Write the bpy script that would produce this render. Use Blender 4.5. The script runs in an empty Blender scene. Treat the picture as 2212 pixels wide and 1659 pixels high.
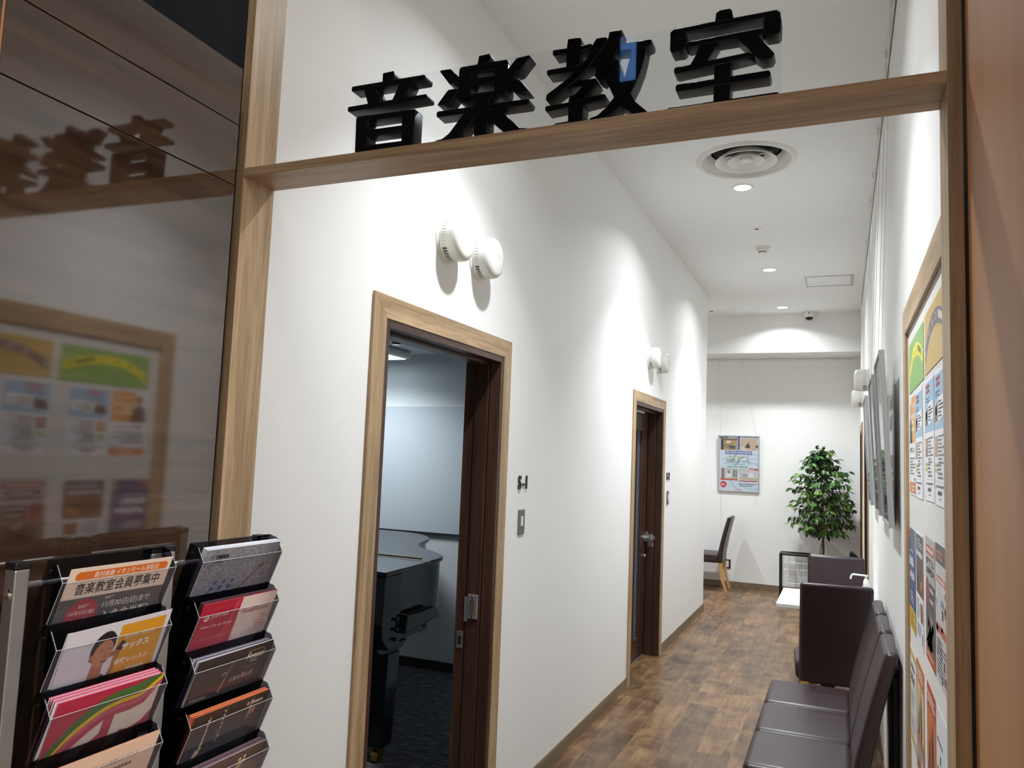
import bpy, bmesh, math, random
from mathutils import Vector, Matrix, noise
random.seed(7)
SC = bpy.context.scene
COL = SC.collection
PI = math.pi

# ---------------------------------------------------------------- camera
fpx, yaw, pitch, roll = 1677.43, math.radians(23.16), math.radians(5.294), math.radians(2.237)
fw = Vector((-math.sin(yaw)*math.cos(pitch), math.cos(yaw)*math.cos(pitch), math.sin(pitch)))
r0 = Vector((math.cos(yaw), math.sin(yaw), 0)); u0 = r0.cross(fw)
rt = r0*math.cos(roll)+u0*math.sin(roll); up = -r0*math.sin(roll)+u0*math.cos(roll)
cam = bpy.data.cameras.new('camera'); cam.sensor_width = 36; cam.lens = fpx/2212*36
cam.clip_start = 0.02; cam.clip_end = 60
co = bpy.data.objects.new('camera', cam); COL.objects.link(co)
co.matrix_world = Matrix(((rt.x, up.x, -fw.x, 1.4086), (rt.y, up.y, -fw.y, 0), (rt.z, up.z, -fw.z, 1.6), (0, 0, 0, 1)))
SC.camera = co

# ---------------------------------------------------------------- world, exposure, large lamps
SC.view_settings.view_transform = 'Standard'
SC.view_settings.look = 'None'
SC.view_settings.gamma = 1
SC.view_settings.use_curve_mapping = False
SC.view_settings.exposure = 0.55
w = bpy.data.worlds.new('world'); SC.world = w; w.use_nodes = True
w.node_tree.nodes['Background'].inputs[0].default_value = (1.0, 0.95, 0.91, 1)
w.node_tree.nodes['Background'].inputs[1].default_value = 0.45
def lamp(name, loc, power, size, spread=180, col=(1, 1, 1), rot=(0, 0, 0)):
    d = bpy.data.lights.new(name, 'AREA'); d.shape = 'DISK'; d.size = size; d.energy = power
    d.spread = math.radians(spread); d.color = col
    o = bpy.data.objects.new(name, d); o.location = loc; o.rotation_euler = rot; COL.objects.link(o); return o
CEIL = 3.5
LAMPS = [(0.775, 2.50), (0.776, 5.37), (0.756, 7.77), (0.747, 9.69), (-1.05, 9.69)]
COOL = (0.90, 0.957, 1.0)
for i, (x, y) in enumerate(LAMPS):
    lamp('downlight_lamp', (x, y, CEIL-0.012), [7.2, 11, 11, 10, 9][i], 0.11, 140, COOL)
    lamp('downlight_beam', (x, y, CEIL-0.014), [16, 16, 15, 13, 10][i], 0.10, 96, COOL)
MALL_FILL = [(0.55, 0.60), (6.2, -0.40)]  # added, unseen fill lamps that brighten the right panel and the racks
for (x, y), pw_ in zip(MALL_FILL, (8, 430)):
    lamp('mall_fill_lamp', (x, y, 4.36), pw_, 0.30, 160, (1.0, 0.96, 0.93))
lamp('practice_room_lamp', (-1.9, 4.55, 2.27), 15.0, 0.5, 150, (0.95, 0.98, 1.0))

# ---------------------------------------------------------------- materials
def lin(c):
    return tuple(((v/255)/12.92 if v/255 <= 0.04045 else ((v/255+0.055)/1.055)**2.4) for v in c[:3])+(1,)
MATS = {}
def nodes(name):
    m = bpy.data.materials.new(name); m.use_nodes = True; MATS[name] = m
    nt = m.node_tree; return m, nt, nt.nodes['Principled BSDF']
def setp(b, **k):
    for n, v in k.items():
        b.inputs[n.replace('_', ' ')].default_value = v
def bump(nt, b, src, strength, dist=0.001):
    n = nt.nodes.new('ShaderNodeBump'); n.inputs['Strength'].default_value = strength; n.inputs['Distance'].default_value = dist
    nt.links.new(src, n.inputs['Height']); nt.links.new(n.outputs[0], b.inputs['Normal'])
def coords(nt, scale=(1, 1, 1), rnd=False):
    t = nt.nodes.new('ShaderNodeTexCoord'); m = nt.nodes.new('ShaderNodeMapping')
    m.inputs['Scale'].default_value = scale
    nt.links.new(t.outputs['Object'], m.inputs[0])
    if rnd:
        oi = nt.nodes.new('ShaderNodeObjectInfo'); mu = nt.nodes.new('ShaderNodeVectorMath'); mu.operation = 'SCALE'
        mu.inputs[0].default_value = (37, 91, 17); nt.links.new(oi.outputs['Random'], mu.inputs['Scale'])
        nt.links.new(mu.outputs[0], m.inputs['Location'])
    return m.outputs[0]
def noise_n(nt, vec, scale, detail=4, rough=0.55, dist=0):
    n = nt.nodes.new('ShaderNodeTexNoise'); n.inputs['Scale'].default_value = scale; n.inputs['Detail'].default_value = detail
    n.inputs['Roughness'].default_value = rough; n.inputs['Distortion'].default_value = dist
    nt.links.new(vec, n.inputs['Vector']); return n.outputs['Fac']
def ramp(nt, src, stops):
    r = nt.nodes.new('ShaderNodeValToRGB'); e = r.color_ramp.elements
    while len(e) < len(stops): e.new(0.5)
    for i, (p, c) in enumerate(stops): e[i].position = p; e[i].color = lin(c)
    nt.links.new(src, r.inputs[0]); return r.outputs[0]
def mix(nt, mode, fac, a, b):
    n = nt.nodes.new('ShaderNodeMix'); n.data_type = 'RGBA'; n.blend_type = mode
    if hasattr(fac, 'is_output'): nt.links.new(fac, n.inputs[0])
    else: n.inputs[0].default_value = fac
    for i, v in ((6, a), (7, b)):
        if hasattr(v, 'is_output'): nt.links.new(v, n.inputs[i])
        else: n.inputs[i].default_value = v
    return n.outputs[2]
def plain(name, c, rough=0.5, metal=0.0, bumps=None, **k):
    m, nt, b = nodes(name); setp(b, Base_Color=lin(c), Roughness=rough, Metallic=metal, **k)
    if bumps:
        sc, st = bumps; bump(nt, b, noise_n(nt, coords(nt), sc, 3), st)
    return m
def wood(name, axis, dark, mid, light, rough=0.45, fine=1.0, rnd=False, contrast=0.5, bumpst=0.15, **k):
    m, nt, b = nodes(name); s = [55, 55, 55]; s['xyz'.index(axis)] = 2.2
    v = coords(nt, s, rnd)
    big = noise_n(nt, v, 0.35*fine, 5, 0.6, 0.8); fn = noise_n(nt, v, 2.6*fine, 6, 0.7, 0.1)
    c = ramp(nt, big, [(0.30, dark), (0.5, mid), (0.72, light)])
    c2 = ramp(nt, fn, [(0.30, (150, 145, 140)), (0.55, (255, 255, 255))])
    nt.links.new(mix(nt, 'MULTIPLY', contrast, c, c2), b.inputs['Base Color'])
    setp(b, Roughness=rough, **k)
    if bumpst: bump(nt, b, fn, bumpst, 0.0008)
    return m
for ax in 'xyz':
    wood('oak_'+ax, ax, (142, 115, 84), (180, 151, 115), (202, 176, 140), 0.42)
    wood('walnut_'+ax, ax, (52, 33, 24), (68, 45, 34), (86, 58, 44), 0.40)
wood('panel_laminate', 'y', (50, 35, 25), (68, 49, 37), (84, 62, 48), 0.05, 1.4, contrast=0.55, bumpst=0, Specular_IOR_Level=0.9, IOR=1.75)
wood('cherry_panel', 'z', (178, 126, 82), (190, 138, 92), (202, 152, 106), 0.5, 0.12, contrast=0.12, bumpst=0.03)
wood('beech', 'z', (188, 140, 82), (206, 158, 98), (220, 176, 120), 0.4, contrast=0.2)
wood('skirting', 'y', (108, 92, 70), (128, 110, 86), (146, 128, 102), 0.45, contrast=0.3)
# floor plank: blotchy rustic brown
m, nt, b = nodes('plank_wood')
v = coords(nt, (1, 1, 1), True); vs = coords(nt, (9, 0.9, 9), True)
blot = noise_n(nt, v, 4.2, 7, 0.66, 0.6); gr = noise_n(nt, vs, 2.4, 8, 0.68, 1.0)
tot = nt.nodes.new('ShaderNodeMath'); tot.operation = 'MULTIPLY_ADD'; nt.links.new(gr, tot.inputs[0]); tot.inputs[1].default_value = 0.45
half = nt.nodes.new('ShaderNodeMath'); half.operation = 'MULTIPLY'; nt.links.new(blot, half.inputs[0]); half.inputs[1].default_value = 0.5
nt.links.new(half.outputs[0], tot.inputs[2])
c = ramp(nt, tot.outputs[0], [(0.34, (62, 43, 30)), (0.44, (104, 79, 56)), (0.54, (138, 110, 79)), (0.67, (176, 146, 108))])
oi = nt.nodes.new('ShaderNodeObjectInfo')
tint = ramp(nt, oi.outputs['Random'], [(0.0, (196, 190, 188)), (0.5, (222, 216, 210)), (1.0, (244, 236, 224))])
nt.links.new(mix(nt, 'MULTIPLY', 1.0, c, tint), b.inputs['Base Color']); setp(b, Roughness=0.33); bump(nt, b, gr, 0.12, 0.001)
# wallpaper
m, nt, b = nodes('wallpaper'); setp(b, Base_Color=lin((238, 237, 234)), Roughness=0.75)
va = noise_n(nt, coords(nt, (1, 1, 6)), 90, 3, 0.6); vb = noise_n(nt, coords(nt, (6, 6, 1)), 90, 3, 0.6)
sm = nt.nodes.new('ShaderNodeMath'); sm.operation = 'ADD'; nt.links.new(va, sm.inputs[0]); nt.links.new(vb, sm.inputs[1]); bump(nt, b, sm.outputs[0], 0.22, 0.0012)
plain('ceiling_paint', (236, 236, 234), 0.85, bumps=(300, 0.08))
plain('room_wall', (196, 204, 208), 0.8, bumps=(220, 0.1))
plain('room_panel', (168, 178, 186), 0.8, bumps=(260, 0.12))
plain('dark_upper', (42, 46, 52), 0.7)
plain('seam_filler', (142, 116, 84), 0.5)
plain('dark_skirting', (26, 22, 22), 0.5)
m, nt, b = nodes('carpet'); v = coords(nt, (1, 3.2, 1))
n1 = noise_n(nt, v, 14, 4, 0.7); n2 = noise_n(nt, coords(nt), 260, 2, 0.6)
c = ramp(nt, n1, [(0.38, (62, 63, 72)), (0.55, (112, 112, 118)), (0.7, (165, 163, 160))]); c2 = ramp(nt, n2, [(0.35, (70, 70, 72)), (0.65, (255, 255, 255))])
nt.links.new(mix(nt, 'MULTIPLY', 0.8, c, c2), b.inputs['Base Color']); setp(b, Roughness=0.95); bump(nt, b, n2, 0.8, 0.004)
plain('white_plastic', (226, 225, 218), 0.28)
plain('white_paint', (228, 227, 224), 0.5)
plain('vent_dark', (16, 16, 18), 0.8)
plain('vent_grey', (96, 98, 100), 0.5)
plain('aluminium', (176, 176, 174), 0.34, 0.9, bumps=(40, 0.02))
plain('steel', (186, 186, 184), 0.32, 0.75)
plain('chrome', (205, 205, 205), 0.12, 1.0)
plain('grey_plate', (112, 112, 114), 0.45, 0.4)
plain('silver_frame', (188, 188, 192), 0.28, 0.75)
plain('brass', (196, 158, 82), 0.25, 1.0)
plain('black_plastic', (14, 14, 17), 0.35)
plain('black_gloss', (8, 8, 12), 0.012)
plain('piano_black', (14, 17, 22), 0.10)
plain('letter_side', (13, 13, 16), 0.5, Specular_IOR_Level=0.3)
plain('black_metal', (16, 16, 18), 0.42)
plain('tabletop_white', (238, 238, 236), 0.35)
plain('ivory', (230, 228, 216), 0.3)
plain('bark', (88, 62, 44), 0.8, bumps=(60, 0.5))
plain('soil_pot', (40, 36, 34), 0.7)
for i, cc in enumerate(((52, 84, 36), (74, 108, 44), (104, 136, 58))): plain('leaf_green_%s' % 'abc'[i], cc, 0.42)
m, nt, b = nodes('leather'); v = coords(nt)
setp(b, Base_Color=lin((47, 29, 32)), Roughness=0.38, Specular_IOR_Level=0.55); n1 = noise_n(nt, v, 260, 3, 0.6); bump(nt, b, n1, 0.12, 0.0006)
plain('leather_seam', (30, 18, 19), 0.6)
m, nt, b = nodes('print_ink'); a = nt.nodes.new('ShaderNodeAttribute'); a.attribute_name = 'Ink'
nt.links.new(a.outputs['Color'], b.inputs['Base Color']); setp(b, Roughness=0.38)
m, nt, b = nodes('board_cloth'); setp(b, Base_Color=lin((226, 223, 216)), Roughness=0.9); bump(nt, b, noise_n(nt, coords(nt), 420, 2), 0.6, 0.002)
def clear(name, tint, gloss_rough, ior, opacity=0.0, body=(10, 11, 18)):
    m = bpy.data.materials.new(name); m.use_nodes = True; MATS[name] = m; nt = m.node_tree; nt.nodes.clear()
    o = nt.nodes.new('ShaderNodeOutputMaterial'); t = nt.nodes.new('ShaderNodeBsdfTransparent'); t.inputs[0].default_value = tint
    g = nt.nodes.new('ShaderNodeBsdfGlossy'); g.inputs['Roughness'].default_value = gloss_rough
    d = nt.nodes.new('ShaderNodeBsdfDiffuse'); d.inputs[0].default_value = lin(body)
    f = nt.nodes.new('ShaderNodeFresnel'); f.inputs[0].default_value = ior
    m0 = nt.nodes.new('ShaderNodeMixShader'); m0.inputs[0].default_value = opacity
    nt.links.new(t.outputs[0], m0.inputs[1]); nt.links.new(d.outputs[0], m0.inputs[2])
    ge = nt.nodes.new('ShaderNodeNewGeometry'); q = nt.nodes.new('ShaderNodeMath'); q.operation = 'MULTIPLY_ADD'; q.inputs[1].default_value = -1; q.inputs[2].default_value = 1
    nt.links.new(ge.outputs['Backfacing'], q.inputs[0]); mq = nt.nodes.new('ShaderNodeMath'); mq.operation = 'MULTIPLY'; nt.links.new(f.outputs[0], mq.inputs[0]); nt.links.new(q.outputs[0], mq.inputs[1])
    m1 = nt.nodes.new('ShaderNodeMixShader'); nt.links.new(mq.outputs[0], m1.inputs[0]); nt.links.new(m0.outputs[0], m1.inputs[1]); nt.links.new(g.outputs[0], m1.inputs[2])
    nt.links.new(m1.outputs[0], o.inputs[0]); return m
clear('clear_acrylic', (0.97, 0.98, 0.98, 1), 0.03, 1.4)
clear('clear_tray', (0.93, 0.93, 0.94, 1), 0.06, 1.5, 0.05, (150, 150, 160))
clear('smoke_tray', (0.42, 0.40, 0.46, 1), 0.06, 1.5, 0.22)
clear('glass_cover', (0.94, 0.95, 0.95, 1), 0.04, 1.6)
clear('door_glass', (0.55, 0.62, 0.68, 1), 0.12, 1.5, 0.55, (120, 140, 155))
clear('clear_bottle', (0.9, 0.92, 0.93, 1), 0.1, 1.3, 0.35, (235, 238, 240))
def emit(name, col, s):
    m = bpy.data.materials.new(name); m.use_nodes = True; MATS[name] = m; nt = m.node_tree; nt.nodes.clear()
    o = nt.nodes.new('ShaderNodeOutputMaterial'); e = nt.nodes.new('ShaderNodeEmission'); e.inputs[0].default_value = col; e.inputs[1].default_value = s
    nt.links.new(e.outputs[0], o.inputs[0])
emit('lamp_glow', (1, 1, 1, 1), 9); emit('room_lamp_glow', (0.85, 0.95, 1, 1), 2.2); emit('blue_sign_glow', (0.16, 0.36, 0.85, 1), 3.0); emit('mall_fill_glow', (1, 0.9, 0.8, 1), 5)

# ---------------------------------------------------------------- mesh builder
class MB:
    def __init__(s): s.bm = bmesh.new()
    def box(s, x0, x1, y0, y1, z0, z1):
        v = [s.bm.verts.new(p) for p in ((x0,y0,z0),(x1,y0,z0),(x1,y1,z0),(x0,y1,z0),(x0,y0,z1),(x1,y0,z1),(x1,y1,z1),(x0,y1,z1))]
        for f in ((3,2,1,0),(4,5,6,7),(0,1,5,4),(1,2,6,5),(2,3,7,6),(3,0,4,7)): s.bm.faces.new([v[i] for i in f])
        return s
    def hexa(s, a, b):   # two quads (each 4 points), joined
        v = [s.bm.verts.new(p) for p in list(a)+list(b)]
        for f in ((3,2,1,0),(4,5,6,7),(0,1,5,4),(1,2,6,5),(2,3,7,6),(3,0,4,7)): s.bm.faces.new([v[i] for i in f])
        return s
    def prism(s, pts, axis, a, b):   # pts in the two other axes (cyclic order), extruded along axis
        def P(p, h): return {'x': (h, p[0], p[1]), 'y': (p[0], h, p[1]), 'z': (p[0], p[1], h)}[axis]
        A = [s.bm.verts.new(P(p, a)) for p in pts]; B = [s.bm.verts.new(P(p, b)) for p in pts]; n = len(pts)
        s.bm.faces.new(A); s.bm.faces.new(B[::-1])
        for i in range(n): s.bm.faces.new((A[i], B[i], B[(i+1) % n], A[(i+1) % n]))
        return s
    def lathe(s, prof, o=(0,0,0), axis='z', seg=32, sgn=1):
        o = Vector(o); rings = []
        for r, h in prof:
            ring = []
            for k in range(seg if r > 1e-6 else 1):
                t = 2*PI*k/seg; c_, s_ = r*math.cos(t), r*math.sin(t)
                p = {'z': (c_, s_, h*sgn), 'x': (h*sgn, c_, s_), 'y': (c_, h*sgn, s_)}[axis]; ring.append(s.bm.verts.new(o+Vector(p)))
            rings.append(ring)
        for A, B in zip(rings, rings[1:]):
            for k in range(seg):
                q = [A[k % len(A)], A[(k+1) % len(A)], B[(k+1) % len(B)], B[k % len(B)]]; u = []
                for x in q:
                    if x not in u: u.append(x)
                if len(u) > 2:
                    try: s.bm.faces.new(u)
                    except ValueError: pass
        return s
    def tube(s, pts, r, seg=8):
        pts = [Vector(p) for p in pts]; rs = r if isinstance(r, (list, tuple)) else [r]*len(pts); rings = []
        for i, p in enumerate(pts):
            t = (pts[min(i+1, len(pts)-1)]-pts[max(i-1, 0)]).normalized()
            a = t.orthogonal().normalized() if i == 0 else (ref-ref.dot(t)*t).normalized(); ref = a; b_ = t.cross(a)
            rings.append([s.bm.verts.new(p+rs[i]*(a*math.cos(2*PI*k/seg)+b_*math.sin(2*PI*k/seg))) for k in range(seg)])
        for A, B in zip(rings, rings[1:]):
            for k in range(seg): s.bm.faces.new((A[k], A[(k+1) % seg], B[(k+1) % seg], B[k]))
        s.bm.faces.new(rings[0][::-1]); s.bm.faces.new(rings[-1]); return s
    def poly(s, pts): s.bm.faces.new([s.bm.verts.new(p) for p in pts]); return s
ORG = {}
def finish(me, name, mat, parent=None, bevel=0, seg=2, smooth=False, local=False, **props):
    o = bpy.data.objects.new(name, me)
    if mat and not me.materials: me.materials.append(MATS[mat])
    COL.objects.link(o)
    if parent:
        o.parent = parent
        if not local: o.location = -ORG.get(parent.name, Vector())
    ORG[o.name] = Vector()
    if bevel:
        md = o.modifiers.new('bevel', 'BEVEL'); md.width = bevel; md.segments = seg; md.limit_method = 'ANGLE'; md.angle_limit = math.radians(40)
    if smooth:
        for p in me.polygons: p.use_smooth = True
    for k, v in props.items(): o[k] = v
    return o
def part(mb, name, mat, parent=None, bevel=0, seg=2, smooth=False, **props):
    bmesh.ops.recalc_face_normals(mb.bm, faces=mb.bm.faces)
    me = bpy.data.meshes.new(name); mb.bm.to_mesh(me); mb.bm.free()
    if smooth:
        for p in me.polygons: p.use_smooth = True
        try: me.set_sharp_from_angle(angle=math.radians(38))
        except Exception: pass
    return finish(me, name, mat, parent, bevel, seg, **props)
def thing(name, label, cat, loc=(0,0,0), group=None, kind=None):
    o = bpy.data.objects.new(name, None); o.location = loc; o.empty_display_size = 0.05; COL.objects.link(o); ORG[o.name] = Vector(loc)
    o['label'] = label; o['category'] = cat
    if group: o['group'] = group
    return o
def tag(o, label, cat, group=None):
    o['label'] = label; o['category'] = cat
    if group: o['group'] = group
    return o
def struct(mb, name, mat, label=None, parent=None, bevel=0, **k):
    o = part(mb, name, mat, parent, bevel, **k)
    if not parent: o['kind'] = 'structure'
    if label: o['label'] = label
    return o
def copy_tree(o, parent=None):
    c = o.copy(); COL.objects.link(c)
    if parent: c.parent = parent
    for ch in list(o.children): copy_tree(ch, c)
    return c

# ---------------------------------------------------------------- flat print (paper goods): one mesh, ink colours as an attribute
_T = {}
def text_geo(s, bold=0.0, shear=0.0):
    k = (s, bold, shear)
    if k not in _T:
        cu = bpy.data.curves.new('t', 'FONT'); cu.body = s; cu.size = 1; cu.offset = bold; cu.shear = shear; cu.resolution_u = 3
        ob = bpy.data.objects.new('t', cu); me = bpy.data.meshes.new_from_object(ob)
        vs = [(v.co.x, v.co.y) for v in me.vertices]; fs = [tuple(p.vertices) for p in me.polygons]
        bpy.data.objects.remove(ob); bpy.data.curves.remove(cu); bpy.data.meshes.remove(me)
        x0 = min(v[0] for v in vs); x1 = max(v[0] for v in vs); y0 = min(v[1] for v in vs); y1 = max(v[1] for v in vs)
        _T[k] = ([(x-x0, y-y0) for x, y in vs], fs, x1-x0, y1-y0)
    return _T[k]
class Page:
    def __init__(s, w, h, paper=(240, 239, 236), thick=0.0004, edge=None):
        s.w, s.h = w, h; s.V = []; s.F = []; s.K = []; s.L = 0
        e = edge or paper; V = [(0,0,-thick),(w,0,-thick),(w,h,-thick),(0,h,-thick),(0,0,0),(w,0,0),(w,h,0),(0,h,0)]
        s.V += V
        for f, c in (((4,5,6,7), paper), ((3,2,1,0), paper), ((0,1,5,4), e), ((1,2,6,5), e), ((2,3,7,6), e), ((3,0,4,7), e)): s.F.append(f); s.K.append(c)
    def z(s): return s.L*0.00012+0.00012
    def poly(s, pts, col):      # clipped to the sheet
        pts = clip(pts, s.w, s.h)
        if len(pts) < 3: return s
        n = len(s.V); z = s.z(); s.V += [(x, y, z) for x, y in pts]; s.F.append(tuple(range(n, n+len(pts)))); s.K.append(col); return s
    def rect(s, x, y, w, h, col): return s.poly([(x, y), (x+w, y), (x+w, y+h), (x, y+h)], col)
    def up(s): s.L += 1; return s
    def disc(s, x, y, r, col, n=20, ry=None, star=0):
        ry = ry or r
        return s.poly([(x+r*(1-star*(k % 2))*math.cos(2*PI*k/n), y+ry*(1-star*(k % 2))*math.sin(2*PI*k/n)) for k in range(n)], col)
    def text(s, t, x, y, h, col, bold=0.0, shear=0.0, wmax=None, align='l', rot=0, fit=None):
        vs, fs, tw, th = text_geo(t, bold, shear); k = h/th; kx = k
        if fit: kx = fit/tw
        elif wmax and tw*k > wmax: kx = wmax/tw
        ox = {'l': 0, 'c': -tw*kx/2, 'r': -tw*kx}[align]; n = len(s.V); z = s.z(); c_, s_ = math.cos(rot), math.sin(rot)
        for a, b in vs:
            a = a*kx+ox; b = b*k; s.V.append((x+a*c_-b*s_, y+a*s_+b*c_, z))
        for f in fs: s.F.append(tuple(n+i for i in f)); s.K.append(col)
        return s
    def lines(s, x, y, w, h, n, col, fill=0.55, glyph=True):   # unreadable small print: broken rows
        R = random.Random(int(x*9e3+y*7e3+n)); ph = h/n
        for i in range(n):
            yy = y+h-(i+1)*ph+ph*(1-fill)/2; xx = x; end = x+w*R.choice((1, 1, .92, .8, .6))
            while xx < end:
                g = ph*fill*(R.uniform(.5, 1.0) if glyph else R.uniform(2, 5)); g = min(g, end-xx)
                s.rect(xx, yy+ph*fill*R.choice((0, 0, .15)), g, ph*fill*R.choice((1, .8, .9)), col); xx += g+ph*fill*0.28
        return s
    def build(s, name, O, U, V, parent=None, curl=0.0, mat='print_ink'):
        U = Vector(U).normalized(); V = Vector(V).normalized(); N = U.cross(V)
        me = bpy.data.meshes.new(name)
        vs = s.V
        curl = 0
        if curl: vs = [(x, y, z+curl*math.sin(PI*x/s.w)*(y/s.h)) for x, y, z in vs]
        me.from_pydata(vs, [], s.F); at = me.color_attributes.new('Ink', 'FLOAT_COLOR', 'CORNER'); buf = []
        for p, c in zip(me.polygons, s.K): buf += list(lin(c))*p.loop_total
        at.data.foreach_set('color', buf); me.materials.append(MATS[mat])
        o = bpy.data.objects.new(name, me); COL.objects.link(o)
        M = Matrix(((U.x, V.x, N.x, O[0]), (U.y, V.y, N.y, O[1]), (U.z, V.z, N.z, O[2]), (0, 0, 0, 1)))
        if parent:
            o.parent = parent; M = Matrix.Translation(-ORG.get(parent.name, Vector())) @ M
        o.matrix_local = M; return o
def clip(pts, w, h):
    for ax, lim, sg in ((0, 0, 1), (0, w, -1), (1, 0, 1), (1, h, -1)):
        out = []
        for i in range(len(pts)):
            a, b = pts[i-1], pts[i]; da, db = (a[ax]-lim)*sg, (b[ax]-lim)*sg
            if da*db < 0:
                t = da/(da-db); out.append((a[0]+(b[0]-a[0])*t, a[1]+(b[1]-a[1])*t))
            if db >= 0: out.append(b)
        pts = out
        if not pts: return []
    return pts

# ================================================================ SETTING
W_, FAR, BULK, END = 1.6107, 10.72, 10.134, 8.854
D1 = (2.112, 3.256); D2 = (5.545, 6.67); DTOP = 2.12
# --- floors
sub = struct(MB().box(-2.6, W_, -4.5, FAR+0.1, -0.06, -0.0006), 'floor', 'seam_filler', 'brown wood-look plank floor of the corridor')
PW = 0.1857
plank_mesh = {}
def plank(col, y0, y1):
    L = round(y1-y0, 3); x0 = 0.1-PW+col*PW
    xa, xb = max(x0, -2.5), min(x0+PW, W_)
    k = (L, round(xb-xa, 3))
    if k not in plank_mesh:
        mb = MB().box(0.0007, xb-xa-0.0007, 0.0007, L-0.0007, -0.0006, 0); me = bpy.data.meshes.new('plank'); mb.bm.to_mesh(me); mb.bm.free()
        me.materials.append(MATS['plank_wood']); plank_mesh[k] = me
    o = bpy.data.objects.new('plank', plank_mesh[k]); COL.objects.link(o); o.parent = sub; o.location = (xa, y0, 0)
KN = {0: 5.38, 1: 4.65, 2: 5.905, 3: 5.436}
R = random.Random(3)
for c_ in range(-7, 9):
    off = KN.get(c_, R.uniform(4, 5.2)); L = 1.25 if c_ != 3 else 1.2
    if c_ < 0:
        ys = []; y = 8.9
        while y < FAR: ys.append((y, min(y+1.22, FAR))); y += 1.22
        if c_ == -1: ys = [(8.75, 9.9), (9.9, FAR)]
        for a, b_ in ys: plank(c_, a, b_)
        continue
    y = off
    while y > 1.2: y -= L
    while y < FAR:
        plank(c_, y, min(y+L, FAR)); y += L
# threshold planks of door 2 recess
for k in range(1): plank(-1, D2[0], D2[1])
# room carpet
struct(MB().box(-2.75, -0.12, 1.75, 5.3, -0.05, 0.0), 'floor_carpet', 'carpet', 'dark grey flecked carpet of the piano room')
# --- left wall with its two door holes
T = 0.15
def wallbox(mb, y0, y1, z0, z1): mb.box(-T, 0, y0, y1, z0, z1)
mb = MB()
for a, b_, z in ((1.613, D1[0]+.06, 0), (D1[0]+.06, D1[1]-.06, DTOP-.06), (D1[1]-.06, D2[0]+.06, 0), (D2[0]+.06, D2[1]-.06, DTOP-.06), (D2[1]-.06, END, 0)):
    wallbox(mb, a, b_, z, CEIL)
struct(mb, 'wall_left', 'wallpaper', 'white papered corridor wall with two doorways')
struct(MB().box(-2.5, -T, END-.12, END, 0, CEIL), 'wall_alcove', 'wallpaper', 'white return wall of the seating alcove')
struct(MB().box(-2.6, -2.5, END-.12, FAR, 0, CEIL), 'wall_alcove_side', 'wallpaper', 'white side wall of the alcove')
struct(MB().box(-2.6, W_+.1, FAR, FAR+.1, 0, CEIL), 'wall_back', 'wallpaper', 'white end wall of the corridor')
struct(MB().box(-2.5, W_, BULK, FAR, 3.014, CEIL), 'wall_back_bulkhead', 'wallpaper', 'white bulkhead below the ceiling at the corridor end')
# right wall with two door holes
R1 = (7.22, 8.42); R2 = (9.2, 10.33)
mb = MB()
for a, b_, z in ((1.498, R1[0]+.06, 0), (R1[0]+.06, R1[1]-.06, DTOP-.06), (R1[1]-.06, R2[0]+.06, 0), (R2[0]+.06, R2[1]-.06, DTOP-.06), (R2[1]-.06, FAR, 0)):
    mb.box(W_, W_+T, a, b_, z, CEIL)
struct(mb, 'wall_right', 'wallpaper', 'white papered wall on the right of the corridor')
hx, hy_, hh, hr = .852, 4.885, .35, .285
mb = MB().box(-2.6, W_+T, 1.498, hy_-hh, CEIL, CEIL+.08).box(-2.6, W_+T, hy_+hh, FAR+.1, CEIL, CEIL+.08).box(-2.6, hx-hh, hy_-hh, hy_+hh, CEIL, CEIL+.08).box(hx+hh, W_+T, hy_-hh, hy_+hh, CEIL, CEIL+.08)
for k in range(64):
    q = [2*PI*k/64, 2*PI*(k+1)/64]; f = [hh/max(abs(math.cos(a)), abs(math.sin(a))) for a in q]
    o_ = [(hx+f[i]*math.cos(q[i]), hy_+f[i]*math.sin(q[i])) for i in (0, 1)]; n_ = [(hx+hr*math.cos(q[i]), hy_+hr*math.sin(q[i])) for i in (0, 1)]
    mb.hexa([(*n_[0], CEIL), (*o_[0], CEIL), (*o_[1], CEIL), (*n_[1], CEIL)], [(*n_[0], CEIL+.08), (*o_[0], CEIL+.08), (*o_[1], CEIL+.08), (*n_[1], CEIL+.08)])
struct(mb, 'ceiling', 'ceiling_paint', 'flat off-white corridor ceiling')
# skirtings
struct(MB().box(0, .006, 1.613, D1[0], 0, .0755), 'baseboard_left', 'skirting', 'brown skirting before the first doorway', bevel=.001)
struct(MB().box(0, .006, D1[1], D2[0], 0, .0755), 'baseboard_left', 'skirting', 'brown skirting between the two doorways', bevel=.001)
struct(MB().box(0, .006, D2[1], END, 0, .0755), 'baseboard_left', 'skirting', 'brown skirting past the second doorway', bevel=.001)
struct(MB().box(-2.5, .006, END, END+.006, 0, .0755), 'baseboard_alcove', 'skirting', 'brown skirting of the alcove return')
struct(MB().box(-2.5, W_-.006, FAR-.006, FAR, 0, .0755), 'baseboard_back', 'skirting', 'brown skirting along the end wall', bevel=.001)
for a, b_ in ((1.613, R1[0]), (R1[1], R2[0]), (R2[1], FAR-.006)):
    struct(MB().box(W_-.006, W_, a, b_, 0, .0755), 'baseboard_right', 'skirting', 'brown skirting of the right wall')
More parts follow.
